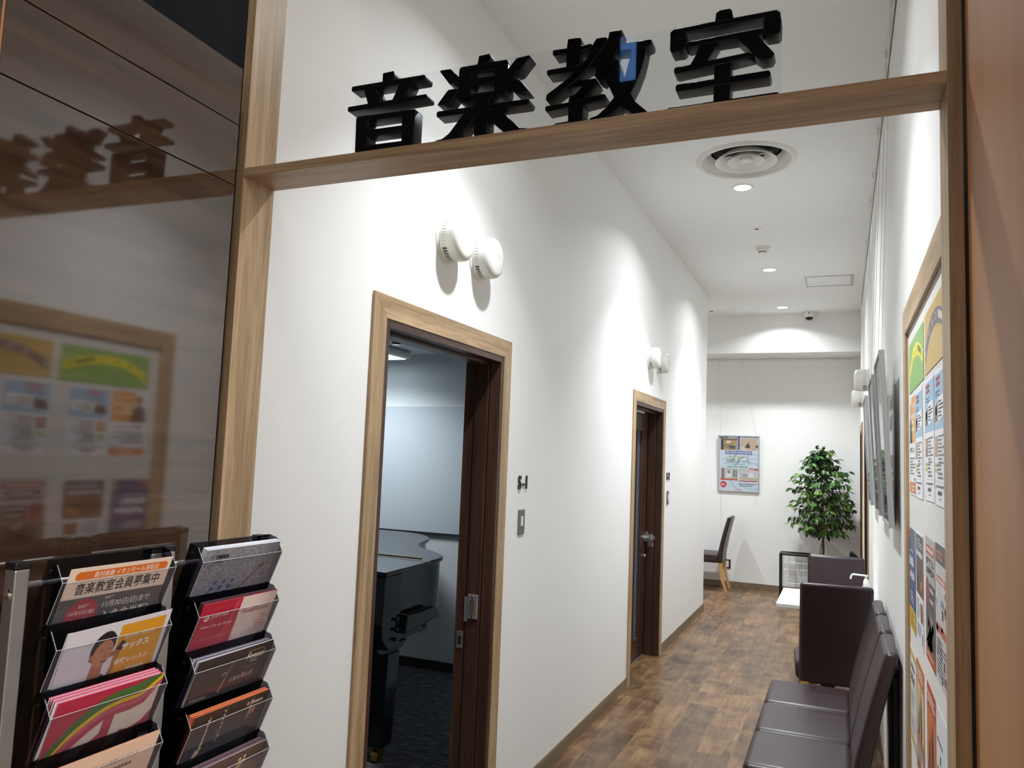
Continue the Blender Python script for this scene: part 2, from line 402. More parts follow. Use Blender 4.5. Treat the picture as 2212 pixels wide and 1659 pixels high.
# --- entrance surround: posts, beam
struct(MB().box(-.026, 0, 1.498, 1.613, 0, CEIL), 'trim_1', 'oak_z', 'oak post on the left of the entrance', bevel=.0008)
struct(MB().box(1.578, 1.602, 1.498, 1.613, 0, CEIL), 'trim_2', 'oak_z', 'oak post on the right of the entrance', bevel=.0008)
struct(MB().box(0, 1.578, 1.498, 1.613, 2.2846, 2.3076), 'trim_3', 'oak_x', 'horizontal oak board carrying the sign letters', bevel=.0008)
# --- glossy panelled wall on the left, in front of the entrance
wl = struct(MB().box(-.36, -.018, -4.4, -.046, 0, 2.542), 'wall_left_shopfront', 'dark_skirting', 'dark glossy wood-panelled wall left of the entrance')
PZ = ((0, 2.2435), (2.2465, 2.3985), (2.4015, 2.547))
for a, b_ in ((-.645, -.046), (-1.9, -.650), (-3.2, -1.905)):
    for z0, z1 in PZ: part(MB().box(-.018, 0, a, b_, z0, z1), 'panel', 'panel_laminate', wl, .0006)
part(MB().box(-.018, -.0012, -.650, -.645, 0, 2.547), 'joint_strip', 'cherry_panel', wl)
wl.location = (.012, 1.5, 0); wl.rotation_euler = (0, 0, math.atan(.02))
struct(MB().box(-.30, -.027, 1.462, 1.60, 0, 2.547), 'trim_4', 'vent_dark', 'black filler painting the shaded gap between glossy wall and oak post')  # solid black filler, the shade of the gap is put into its colour
struct(MB().box(-.50, -.40, -4.0, 1.6, 0, 4.4), 'wall_left_upper', 'dark_upper', 'dark grey upper wall above the glossy panels')
struct(MB().box(-.40, -.027, 1.52, 1.62, 0, 4.4), 'wall_left_stub', 'dark_upper', 'dark end of the upper wall behind the oak post')
wr = struct(MB().box(1.612, 1.76, 1.03, 1.497, 0, 4.4), 'wall_right_shopfront', 'dark_skirting', 'warm brown panelled wall right of the entrance')
part(MB().box(1.607, 1.612, 1.03, 1.494, 0, 4.2), 'panel', 'cherry_panel', wr, .0006)
# mall side
struct(MB().box(-2.6, 8.0, -4.5, 1.2, -.02, -.003), 'floor_mall', 'plank_wood', 'floor of the concourse in front of the entrance')
struct(MB().box(1.76, 8.0, 1.30, 1.497, 0, 4.4), 'wall_front_right', 'wallpaper', 'plain wall of the concourse to the right of the entrance')
struct(MB().box(-2.6, 8.0, -4.5, 1.5, 4.4, 4.5), 'ceiling_mall', 'dark_upper', 'dark concourse ceiling in front of the entrance')
struct(MB().box(-.5, 1.8, 1.40, 1.498, 3.56, 4.4), 'wall_front_upper', 'wallpaper', 'white upper wall above the entrance')
# picture rails
for nm, mbx in (('rail', MB().box(1.592, 1.606, 1.7, 9.6, CEIL-.018, CEIL)), ('rail', MB().box(-2.4, 1.55, FAR-.012, FAR, 2.985, 3.005))):
    o = part(mbx, 'picture_rail', 'white_plastic', None, .002)
    tag(o, 'white picture rail where the right wall meets the ceiling' if nm and o.name == 'picture_rail' else 'white picture rail under the bulkhead on the end wall', 'rail')
RAIL_R, RAIL_B = bpy.data.objects['picture_rail'], bpy.data.objects['picture_rail.001']
for y in (3.3, 3.72, 4.2, 4.6, 5.3, 5.8, 6.9):
    part(MB().box(1.584, 1.594, y-.008, y+.008, CEIL-.05, CEIL-.008), 'hook', 'white_plastic', RAIL_R, .002)
for x in (-.13, .16):
    part(MB().box(x-.01, x+.01, FAR-.022, FAR-.01, 2.955, 2.99), 'hook', 'white_plastic', RAIL_B, .002)

# ================================================================ DOORWAYS
def casing(name, Y0, Y1, label, side=1):
    t = thing(name, label, 'door', (0 if side > 0 else W_, (Y0+Y1)/2, 0)); t['kind'] = 'structure'
    X = (lambda x: x) if side > 0 else (lambda x: W_-x)
    def bx(mb, x0, x1, y0, y1, z0, z1): a, b_ = sorted((X(x0), X(x1))); return mb.box(a, b_, y0, y1, z0, z1)
    cw = .078
    def pr(pts):  # mitred casing piece, pts in (y,z)
        mb = MB(); mb.prism(pts, 'x', X(0), X(.010)); return mb
    part(pr([(Y0, 0), (Y0+cw, 0), (Y0+cw, DTOP-cw), (Y0, DTOP)]), 'casing', 'oak_z', t, .001)
    part(pr([(Y1, 0), (Y1-cw, 0), (Y1-cw, DTOP-cw), (Y1, DTOP)]), 'casing', 'oak_z', t, .001)
    part(pr([(Y0, DTOP), (Y1, DTOP), (Y1-cw, DTOP-cw), (Y0+cw, DTOP-cw)]), 'casing', 'oak_y', t, .001)
    a, b_, h = Y0+cw, Y1-cw, DTOP-cw
    f = .027
    for q0, q1 in ((a, a+f), (b_-f, b_)):
        part(bx(MB(), -.046, .006, q0, q1, 0, h), 'jamb', 'walnut_z', t, .001)
    part(bx(MB(), -.046, .006, a+f, b_-f, h-f, h), 'head_jamb', 'walnut_y', t, .001)
    for q0, q1 in ((a, a+f+.008), (b_-f-.008, b_)):
        part(bx(MB(), -.115, -.050, q0, q1, 0, h), 'stop', 'walnut_z', t, .002)
    part(bx(MB(), -.115, -.050, a+f, b_-f, h-f-.012, h), 'head_stop', 'walnut_y', t, .002)
    for q0, q1 in ((a, a+f+.002), (b_-f-.002, b_)):
        part(bx(MB(), -.168, -.121, q0, q1, 0, h), 'inner_jamb', 'walnut_z', t, .001)
    part(bx(MB(), -.168, -.121, a+f, b_-f, h-f+.004, h), 'inner_head', 'walnut_y', t, .001)
    part(bx(MB(), -.150, .0, a, a+.012, 0, h), 'gap_lining', 'vent_dark', t); part(bx(MB(), -.150, .0, b_-.012, b_, 0, h), 'gap_lining', 'vent_dark', t)
    part(bx(MB(), -.150, .0, a, b_, h-.010, h), 'gap_lining', 'vent_dark', t)
    return t, a+f, b_-f, h-f
d1, o0, o1, oh = casing('door_1', D1[0], D1[1], 'open doorway to the piano room, oak casing around dark brown jamb')
# strike for the lever latch + latch plate, on the far jamb
yj = o1-.008
st = part(MB().box(-.104, -.056, yj-.008, yj, .885, .990), 'strike_box', 'steel', d1, .003)
part(MB().box(-.095, -.066, yj-.0095, yj-.006, .905, .968), 'recess', 'aluminium', st, .001)
part(MB().box(-.122, -.104, yj-.003, yj+.001, .870-.0, .975), 'strike_plate', 'steel', st, .001)
for z in (.978, .896): part(MB().lathe([(0, 0), (.0055, 0), (.0045, .004), (0, .0045)], (-.080, yj-.008, z), 'y', 12, -1), 'screw', 'chrome', st, smooth=True)
lp = part(MB().box(-.156, -.126, yj+.0025, yj+.0065, .752, .826), 'latch_plate', 'grey_plate', d1, .001)
part(MB().box(-.149, -.133, yj+.0020, yj+.0024, .770, .805), 'latch_hole', 'vent_dark', lp)
for z in (.818, .760): part(MB().lathe([(0, 0), (.003, 0), (.002, .0015), (0, .002)], (-.141, yj+.0025, z), 'y', 10, -1), 'screw', 'chrome', lp)
# open door leaf swung into the room against its near wall + closer arm
lf = part(MB().box(-.99, -.175, o0+.005, o0+.045, .01, 2.0), 'door_leaf', 'walnut_z', d1, .002)
part(MB().box(-.86, -.62, o0+.003, o0+.047, .2, 1.82), 'glass_pane', 'door_glass', lf)
cl = part(MB().tube([(-.30, o0+.05, 2.035), (-.19, 2.50, 2.035), ], .009, 8), 'closer_arm', 'steel', d1)
part(MB().lathe([(0, -.018), (.017, -.018), (.019, 0), (.016, .010), (.012, .012), (.012, .018), (0, .018)], (-.17, 2.545, 2.026), 'z', 20), 'closer_joint', 'chrome', cl, smooth=True)
part(MB().tube([(-.17, 2.545, 2.036), (-.145, 2.42, 2.036), (-.14, 2.30, 2.03)], .007, 8), 'closer_link', 'steel', cl)
# second door, closed
d2, o0, o1, oh = casing('door_2', D2[0], D2[1], 'second doorway, closed dark brown door with a narrow glass')
g0, g1 = o1-.37, o1-.20
leaf = MB(); leaf.box(-.165, -.123, o0+.003, g0, .012, oh-.003); leaf.box(-.165, -.123, g1, o1-.003, .012, oh-.003)
leaf.box(-.165, -.123, g0, g1, .012, .18); leaf.box(-.165, -.123, g0, g1, 1.845, oh-.003)
lf = part(leaf, 'door_leaf', 'walnut_z', d2, .0015)
part(MB().box(-.150, -.138, g0, g1, .18, 1.845), 'glass_pane', 'door_glass', lf)
for a in (g0-.012, g1): part(MB().box(-.123, -.116, a, a+.012, .168, 1.857), 'glazing_bead', 'walnut_z', lf, .002)
for a in (.168, 1.845): part(MB().box(-.123, -.116, g0, g1, a, a+.012), 'glazing_bead', 'walnut_y', lf, .002)
hy = o1-.048
h = part(MB().lathe([(0, 0), (.024, 0), (.024, .008), (.012, .010), (.012, .052), (0, .052)], (-.123, hy, .962), 'x', 24), 'handle_rose', 'steel', d2, smooth=True)
part(MB().prism([(-.078, hy-.014), (-.056, hy-.014), (-.040, hy+.052), (-.048, hy+.06), (-.078, hy+.014)], 'z', .945, .975), 'lever', 'steel', h, .004)
yj = o1-.008
st = part(MB().box(-.100, -.052, yj-.008, yj, .885, .990), 'strike_box', 'steel', d2, .003)
for z in (.978, .896): part(MB().lathe([(0, 0), (.0055, 0), (.0045, .004), (0, .0045)], (-.078, yj-.008, z), 'y', 10, -1), 'screw', 'chrome', st, smooth=True)
part(MB().box(-.12, -.100, yj-.003, yj+.001, .93, 1.01), 'strike_plate', 'steel', st, .001)
part(MB().lathe([(0, 0), (.014, 0), (.014, .012), (.010, .018), (0, .018)], (-.123, hy, .815), 'x', 20), 'lock_cylinder', 'chrome', d2, smooth=True)
part(MB().box(-.118, -.080, o0+.30, o0+.62, 1.985, 2.006), 'door_closer', 'steel', d2, .003)
part(MB().box(-.165, -.12, o0, o1, 0, .008), 'threshold', 'steel', d2)
# right-hand doors
for i, (a, b_) in enumerate((R1, R2)):
    d, p0, p1, ph = casing('door_%d' % (i+3), a, b_, ('nearer', 'farther')[i]+' dark brown door in the right wall, seen edge-on', -1)
    lf = part(MB().box(W_+.123, W_+.148, p0+.003, p1-.003, .012, ph-.003), 'door_leaf', 'walnut_z', d, .0015)
    part(MB().lathe([(0, 0), (.024, 0), (.024, .008), (.012, .010), (.012, .05), (0, .05)], (W_+.123, p0+.06, .96), 'x', 16, -1), 'handle_rose', 'steel', d, smooth=True)
    part(MB().box(W_+.148, W_+.155, a+.05, b_-.05, 0, DTOP-.05), 'dark_backing', 'vent_dark', d)

# ================================================================ PIANO ROOM
RY = 5.252
mb = MB(); mb.box(-2.75, -.15, RY, RY+.1, 0, 2.36)
struct(mb, 'wall_room_far', 'room_wall', 'pale grey wall of the piano room')
bw = struct(MB().box(-2.75, -.152, RY-.014, RY, 1.003, 1.952), 'trim_5', 'room_panel', 'blue-grey acoustic panel on the piano room wall')
struct(MB().box(-2.75, -.152, RY-.024, RY, .992, 1.003), 'trim_6', 'dark_skirting', 'dark rail under the acoustic panel')
struct(MB().box(-2.85, -2.75, 1.65, RY+.1, 0, 2.36), 'wall_room_left', 'room_wall', 'pale grey side wall of the piano room')
struct(MB().box(-2.75, -.15, 1.65, 1.75, 0, 2.36), 'wall_room_near', 'room_wall', 'pale grey near wall of the piano room')
mb = MB(); mb.box(-.165, -.151, 1.75, D1[0]+.078, 0, 2.36); mb.box(-.165, -.151, D1[1]-.078, RY, 0, 2.36); mb.box(-.165, -.151, D1[0]+.078, D1[1]-.078, DTOP-.08, 2.36)
struct(mb, 'wall_room_inner', 'room_wall', 'pale grey lining of the piano room by the door')
struct(MB().box(-2.75, -.15, 1.65, RY+.1, 2.36, 2.44), 'ceiling_room', 'room_wall', 'pale ceiling of the piano room')
struct(MB().box(-2.75, -.17, RY-.012, RY, 0, .068), 'baseboard_room', 'dark_skirting', 'black skirting of the piano room')
t = thing('ceiling_light', 'square white ceiling light inside the piano room', 'light', (-1.95, 4.75, 2.30))
part(MB().box(-2.30, -1.60, 4.40, 5.10, 2.300, 2.36), 'housing', 'white_plastic', t, .03, 4)
part(MB().box(-2.26, -1.64, 4.44, 5.06, 2.296, 2.302), 'diffuser', 'room_lamp_glow', t, .002)

# ================================================================ GRAND PIANO
def smooth_path(pts, n=6):
    out = []
    for i in range(len(pts)-1):
        p0, p1, p2, p3 = (Vector(pts[max(i-1, 0)]), Vector(pts[i]), Vector(pts[i+1]), Vector(pts[min(i+2, len(pts)-1)]))
        for k in range(n):
            t = k/n; out.append(tuple(0.5*((2*p1)+(-p0+p2)*t+(2*p0-5*p1+4*p2-p3)*t*t+(-p0+3*p1-3*p2+p3)*t**3)))
    out.append(tuple(pts[-1])); return out
bent = smooth_path([(-.712, 3.90), (-.722, 4.02), (-.745, 4.11), (-.795, 4.18), (-.90, 4.28), (-1.01, 4.36), (-1.10, 4.45), (-1.165, 4.57), (-1.205, 4.70), (-1.245, 4.83), (-1.30, 4.94), (-1.39, 5.05), (-1.52, 5.13), (-1.70, 5.17), (-1.90, 5.16), (-2.06, 5.10), (-2.15, 4.98), (-2.17, 4.85)], 4)
pn = thing('grand_piano', 'black glossy grand piano with closed lid in the first room', 'piano', (-1.4, 4.1, 0))
part(MB().prism([(-.697, 3.842), (-.705, 3.88)]+bent+[(-2.11, 3.95)], 'z', .976, 1.0), 'lid', 'piano_black', pn, .006, 3)
part(MB().prism([(-.672, 3.38), (-.696, 3.838), (-2.11, 3.946), (-2.075, 3.50)], 'z', .976, 1.0), 'front_lid', 'piano_black', pn, .006, 3)
hg = MB()
for k in range(22):
    a = (-.790-k*.055, 3.935+k*.0008); hg.box(a[0]-.050, a[0], a[1]-.008, a[1]+.008, .9995, 1.0045)
part(hg, 'lid_hinge', 'brass', pn, kind='stuff')
rim = [(p[0]-.014*(1 if p[0] > -2.1 else -1), p[1]-.012) for p in bent]
part(MB().prism([(-.700, 3.56)]+[(-.722, 3.90)]+rim+[(-2.10, 3.60)], 'z', .712, .974), 'case', 'piano_black', pn, .004)
part(MB().prism([(3.40, .974), (3.565, .974), (3.565, .60), (3.46, .60), (3.40, .66), (3.385, .74), (3.392, .80)], 'x', -.745, -.690), 'arm', 'piano_black', pn, .006, 3)
part(MB().prism([(3.50, .974), (3.60, .974), (3.60, .60), (3.53, .60), (3.48, .66), (3.47, .80)], 'x', -2.13, -2.07), 'arm', 'piano_black', pn, .006, 3)
part(MB().box(-2.07, -.745, 3.40, 3.72, .62, .68), 'keybed', 'piano_black', pn, .004)
part(MB().box(-2.07, -.745, 3.56, 3.60, .68, .974), 'fallboard', 'piano_black', pn, .006)
kb = MB()
for k in range(52): kb.box(-2.04+k*.0246, -2.04+k*.0246+.0236, 3.41, 3.555, .68, .705)
part(kb, 'white_keys', 'ivory', pn, kind='stuff')
kb = MB()
for k in range(51):
    if k % 7 not in (2, 6): kb.box(-2.04+k*.0246+.018, -2.04+k*.0246+.030, 3.46, 3.555, .705, .717)
part(kb, 'black_keys', 'black_plastic', pn, kind='stuff')
# rail and pocket box hung under the treble side
pk = MB(); pk.prism([(3.575, .760), (3.90, .752), (3.93, .700), (3.56, .668)], 'x', -.712, -.655)
pko = part(pk, 'side_box', 'piano_black', pn, .008, 3)
part(MB().prism([(3.60, .752), (3.64, .7625), (3.89, .7570), (3.895, .748)], 'x', -.6995, -.675), 'slot', 'vent_dark', pko)
part(MB().box(-.745, -.700, 3.49, 3.88, .632, .690), 'key_block', 'piano_black', pn, .003)
part(MB().box(-.699, -.697, 3.83, 3.85, .648, .662), 'socket', 'vent_dark', pn)
for z in (.75, .70, .65): part(MB().box(-.70, -.672, 3.50, 3.52, z-.008, z+.008), 'bracket', 'piano_black', pn, .002)
def leg(x, y, name='leg'):
    mb = MB(); mb.prism([(y-.16, .60), (y+.16, .60), (y+.12, .57), (y+.045, .545), (y-.045, .545), (y-.12, .57)], 'x', x-.055, x+.055)
    a = [(x-.07, y-.06, .56), (x+.07, y-.06, .56), (x+.07, y+.06, .56), (x-.07, y+.06, .56)]; b_ = [(x-.05, y-.05, .085), (x+.05, y-.05, .085), (x+.05, y+.05, .085), (x-.05, y+.05, .085)]
    mb.hexa(b_, a); l = part(mb, name, 'piano_black', pn, .006, 3)
    part(MB().box(x-.03, x+.03, y-.026, y+.026, .072, .085).box(x-.026, x-.021, y-.018, y+.018, .03, .072).box(x+.021, x+.026, y-.018, y+.018, .03, .072), 'caster_fork', 'brass', l, .002)
    part(MB().lathe([(0, -.019), (.030, -.019), (.034, -.012), (.034, .012), (.030, .019), (0, .019)], (x, y-.005, .034), 'x', 24), 'caster_wheel', 'brass', l, smooth=True)
leg(-.808, 3.60); leg(-2.03, 3.66); leg(-1.72, 4.95)
ly = MB().box(-1.46, -1.34, 3.72, 3.78, .10, .62).box(-1.52, -1.28, 3.62, 3.80, .07, .12)
lyo = part(ly, 'pedal_lyre', 'piano_black', pn, .006)
for x in (-1.47, -1.40, -1.33): part(MB().box(x-.012, x+.012, 3.54, 3.63, .055, .068), 'pedal', 'brass', lyo, .004)

# ================================================================ WALL FITTINGS
def round_vent(X, y, z, r, d, sgn, label, group):
    t = thing('round_wall_vent', label, 'vent', (X, y, z))
    part(MB().lathe([(0, 0), (r*1.06, 0), (r*1.06, .004), (r*.99, .009), (0, .009)], (X, y, z), 'x', 48, sgn), 'base_plate', 'white_plastic', t, smooth=True)
    part(MB().lathe([(r*.90, .009), (r*.90, d*.42)], (X, y, z), 'x', 48, sgn), 'inner_drum', 'vent_grey', t, smooth=True)
    part(MB().lathe([(0, d), (r*.35, d), (r*.70, d*.985), (r*.86, d*.93), (r*.945, d*.83), (r*.965, d*.72), (r*.965, d*.42), (r*.90, d*.42)], (X, y, z), 'x', 48, sgn), 'cap', 'white_plastic', t, smooth=True)
    part(MB().lathe([(r*.965, .009), (r*.965, .018), (r*.90, .018)], (X, y, z), 'x', 48, sgn), 'collar', 'white_plastic', t, smooth=True)
    lou = MB(); n = 44
    for k in range(n):
        a = 2*PI*k/n
        c0, s0 = math.cos(a-.012), math.sin(a-.012); c1, s1 = math.cos(a+.012), math.sin(a+.012)
        x0, x1 = X+sgn*.016, X+sgn*d*.43
        q = [(r*.90, c0, s0), (r*.965, c0, s0), (r*.965, c1, s1), (r*.90, c1, s1)]
        lou.hexa([(x0, y+R_*c_, z+R_*s_) for R_, c_, s_ in q], [(x1, y+R_*c_, z+R_*s_) for R_, c_, s_ in q])
    part(lou, 'louvre_ribs', 'white_plastic', t, kind='stuff')
    # closed sectors of the louvre
    blk = MB()
    for k in range(n):
        a = 2*PI*(k+.5)/n; dg = math.degrees(a) % 360
        if (60 < dg < 100) or (215 < dg < 262): continue
        h_ = PI/n*.70; q = [(r*.93, a-h_), (r*.955, a-h_), (r*.955, a+h_), (r*.93, a+h_)]
        x0, x1 = X+sgn*.016, X+sgn*d*.43
        blk.hexa([(x0, y+R_*math.cos(w_), z+R_*math.sin(w_)) for R_, w_ in q], [(x1, y+R_*math.cos(w_), z+R_*math.sin(w_)) for R_, w_ in q])
    part(blk, 'louvre_shutter', 'white_plastic', t, kind='stuff')
    part(MB().lathe([(.009, d+.0004), (.006, d-.001), (0, d-.001)], (X, y+.010*sgn, z+.006), 'x', 16, sgn), 'screw_recess', 'vent_grey', t)
    return t
round_vent(0, 2.60, 2.420, .088, .088, 1, 'left one of two round white wall vents above the first doorway', 'round white wall vents')
round_vent(0, 2.885, 2.418, .088, .088, 1, 'right one of two round white wall vents above the first doorway', 'round white wall vents')
round_vent(0, 6.04, 2.415, .088, .088, 1, 'nearer of the paired round vents above the second doorway', 'round white wall vents')
round_vent(0, 6.37, 2.415, .088, .088, 1, 'farther of the paired round vents above the second doorway', 'round white wall vents')
round_vent(W_, 7.00, 2.335, .094, .115, -1, 'upper larger-looking round white vent on the right wall', 'round white wall vents')
round_vent(W_, 8.95, 2.345, .094, .115, -1, 'lower farther round white vent on the right wall', 'round white wall vents')
# room numbers
def number_sign(txt, y, z, label):
    t = thing('room_number', label, 'sign', (0, y, z)); adv = 0
    for ch, wd in zip(txt, (.054, .030, .03)):
        cu = bpy.data.curves.new('c', 'FONT'); cu.body = ch; cu.size = .088; cu.offset = .0016; cu.extrude = .0032
        ob = bpy.data.objects.new('c', cu); me = bpy.data.meshes.new_from_object(ob); bpy.data.objects.remove(ob); bpy.data.curves.remove(cu)
        o = finish(me, 'character', 'black_plastic', t, local=True)
        o.matrix_local = Matrix(((0, 0, 1, .0045), (.86, 0, 0, adv), (0, 1, 0, 0), (0, 0, 0, 1))); adv += wd
    return t
number_sign('S-1', 3.405, 1.447, 'black raised characters S-1 on the wall past the first doorway')
number_sign('S-2', 6.775, 1.447, 'black raised characters S-2 on the wall past the second doorway')
def wall_switch(y0, label, group='grey wall switches by the doorways'):
    t = thing('wall_switch', label, 'switch', (0, y0, 1.23), group)
    part(MB().box(0, .006, y0, y0+.076, 1.232, 1.348), 'plate', 'grey_plate', t, .002)
    part(MB().box(.006, .0085, y0+.026, y0+.050, 1.270, 1.318), 'rocker', 'white_plastic', t, .001)
    for z in (1.242, 1.338): part(MB().lathe([(0, 0), (.003, 0), (.002, .001), (0, .0012)], (.006, y0+.038, z), 'x', 8), 'screw', 'steel', t)
wall_switch(3.424, 'grey wall switch below the characters S-1'); wall_switch(6.80, 'grey wall switch below the characters S-2')
t = thing('wall_outlet', 'dark grey wall outlet behind the alcove chair', 'outlet', (.015, FAR, .296))
part(MB().box(-.021, .051, FAR-.007, FAR, .238, .354), 'plate', 'black_plastic', t, .002)
part(MB().box(0, .030, FAR-.010, FAR-.007, .255, .338), 'sockets', 'white_plastic', t, .001)
# floor-level outlet cable cover not shown; ceiling fittings follow
# ================================================================ CEILING FITTINGS
for i, (x, y) in enumerate(LAMPS):
    lab = ['round white recessed downlight just inside the entrance', 'round recessed downlight next to the air diffuser', 'round recessed downlight left of the ceiling hatch', 'round recessed downlight nearest the bulkhead', 'round recessed downlight over the alcove'][i]
    t = thing('downlight', lab, 'light', (x, y, CEIL), 'recessed corridor downlights')
    part(MB().lathe([(.058, 0), (.072, 0), (.072, .002), (.066, .006), (.058, .006)], (x, y, CEIL), 'z', 40, -1), 'trim_ring', 'white_plastic', t, smooth=True)
    part(MB().lathe([(0, .004), (.058, .004)], (x, y, CEIL), 'z', 40, -1), 'lens', 'lamp_glow', t)
for i, (x, y) in enumerate(MALL_FILL):  # glowing discs for the added fill lamps, no known fittings
    t = thing('concourse_fill_light', ('added unseen fill lamp right in front of the entrance', 'added unseen fill lamp farther to the right of the viewer')[i], 'light', (x, y, 4.4))
    part(MB().lathe([(0, -.004), (.08, -.004), (.09, .0), (.09, -.012), (0, -.012)], (x, y, 4.4), 'z', 24), 'lens', 'mall_fill_glow', t)
cx, cy = .852, 4.885
t = thing('air_diffuser', 'large round white air diffuser with concentric rings in the ceiling', 'diffuser', (cx, cy, CEIL))
part(MB().lathe([(.266, .002), (.272, .014), (.280, .018), (.295, .012), (.306, 0)], (cx, cy, CEIL), 'z', 64, -1), 'outer_flange', 'white_plastic', t, smooth=True)
part(MB().lathe([(.268, .004), (.262, -.004), (.215, -.06), (.20, -.06)], (cx, cy, CEIL), 'z', 64, -1), 'neck', 'white_plastic', t, smooth=True)
part(MB().lathe([(0, -.06), (.22, -.06)], (cx, cy, CEIL), 'z', 40, -1), 'duct', 'vent_dark', t)
part(MB().box(cx-.16, cx+.16, cy-.012, cy+.012, CEIL+.03, CEIL+.045), 'cross_bar', 'steel', t, .002)
for r in (.182, .108): part(MB().lathe([(r-.062, -.042), (r-.026, -.020), (r, .004), (r+.007, .011), (r+.004, .015), (r-.004, .011), (r-.030, -.014), (r-.062, -.042)], (cx, cy, CEIL), 'z', 56, -1), 'cone_ring', 'white_plastic', t, smooth=True)
part(MB().lathe([(0, .012), (.022, .010), (.034, .006), (.042, .013), (.046, .010), (.040, -.010), (.018, -.04)], (cx, cy, CEIL), 'z', 40, -1), 'centre_cup', 'white_plastic', t, smooth=True)
t = thing('smoke_detector', 'round white smoke detector on the corridor ceiling', 'detector', (.765, 6.95, CEIL))
part(MB().lathe([(0, .050), (.022, .050), (.030, .040), (.052, .034), (.055, .010), (.060, .008), (.060, 0)], (.765, 6.95, CEIL), 'z', 36, -1), 'body', 'white_plastic', t, smooth=True)
sl = MB()
for k in range(10):
    a = 2*PI*k/10; sl.box(.765+.026*math.cos(a)-.006, .765+.026*math.cos(a)+.006, 6.95+.026*math.sin(a)-.006, 6.95+.026*math.sin(a)+.006, CEIL-.046, CEIL-.040)
part(sl, 'slots', 'vent_dark', t)
t = thing('sprinkler_cover', 'tiny round ceiling fitting with dark centre before the smoke detector', 'sprinkler', (.774, 6.375, CEIL))
part(MB().lathe([(.016, .004), (.042, .002), (.044, 0)], (.774, 6.375, CEIL), 'z', 28, -1), 'rim', 'white_plastic', t, smooth=True)
part(MB().lathe([(0, .006), (.016, .004)], (.774, 6.375, CEIL), 'z', 20, -1), 'centre', 'vent_dark', t)
o = part(MB().lathe([(0, .008), (.018, .006), (.026, 0)], (-.10, 9.78, CEIL), 'z', 20, -1), 'ceiling_button', 'vent_grey'); tag(o, 'small grey ceiling fitting by the alcove corner', 'sprinkler')
t = thing('ceiling_hatch', 'rectangular ceiling access hatch with thin metal frame', 'hatch', (1.28, 8.39, CEIL))
part(MB().box(1.075, 1.485, 8.19, 8.59, CEIL-.003, CEIL), 'panel', 'ceiling_paint', t)
for a in ((1.048, 1.060, 8.16, 8.62), (1.066, 1.073, 8.18, 8.60), (1.500, 1.512, 8.16, 8.62), (1.487, 1.494, 8.18, 8.60), (1.06, 1.50, 8.160, 8.172), (1.06, 1.50, 8.608, 8.62)):
    part(MB().box(a[0], a[1], a[2], a[3], CEIL-.006, CEIL), 'frame_strip', 'silver_frame', t, .001)
t = thing('dome_camera', 'white dome security camera under the ceiling by the bulkhead', 'camera', (1.034, 10.05, CEIL))
part(MB().lathe([(0, .0), (.066, 0), (.066, .035), (.058, .060), (.042, .070), (.030, .070)], (1.034, 10.05, CEIL), 'z', 36, -1), 'housing', 'white_plastic', t, smooth=True)
part(MB().lathe([(.046, .060), (.043, .082), (.030, .100), (0, .108)], (1.034, 10.05, CEIL), 'z', 32, -1), 'dome', 'black_gloss', t, smooth=True)
part(MB().box(1.026, 1.042, 9.980, 9.984, CEIL-.03, CEIL-.018), 'emblem', 'vent_dark', t)

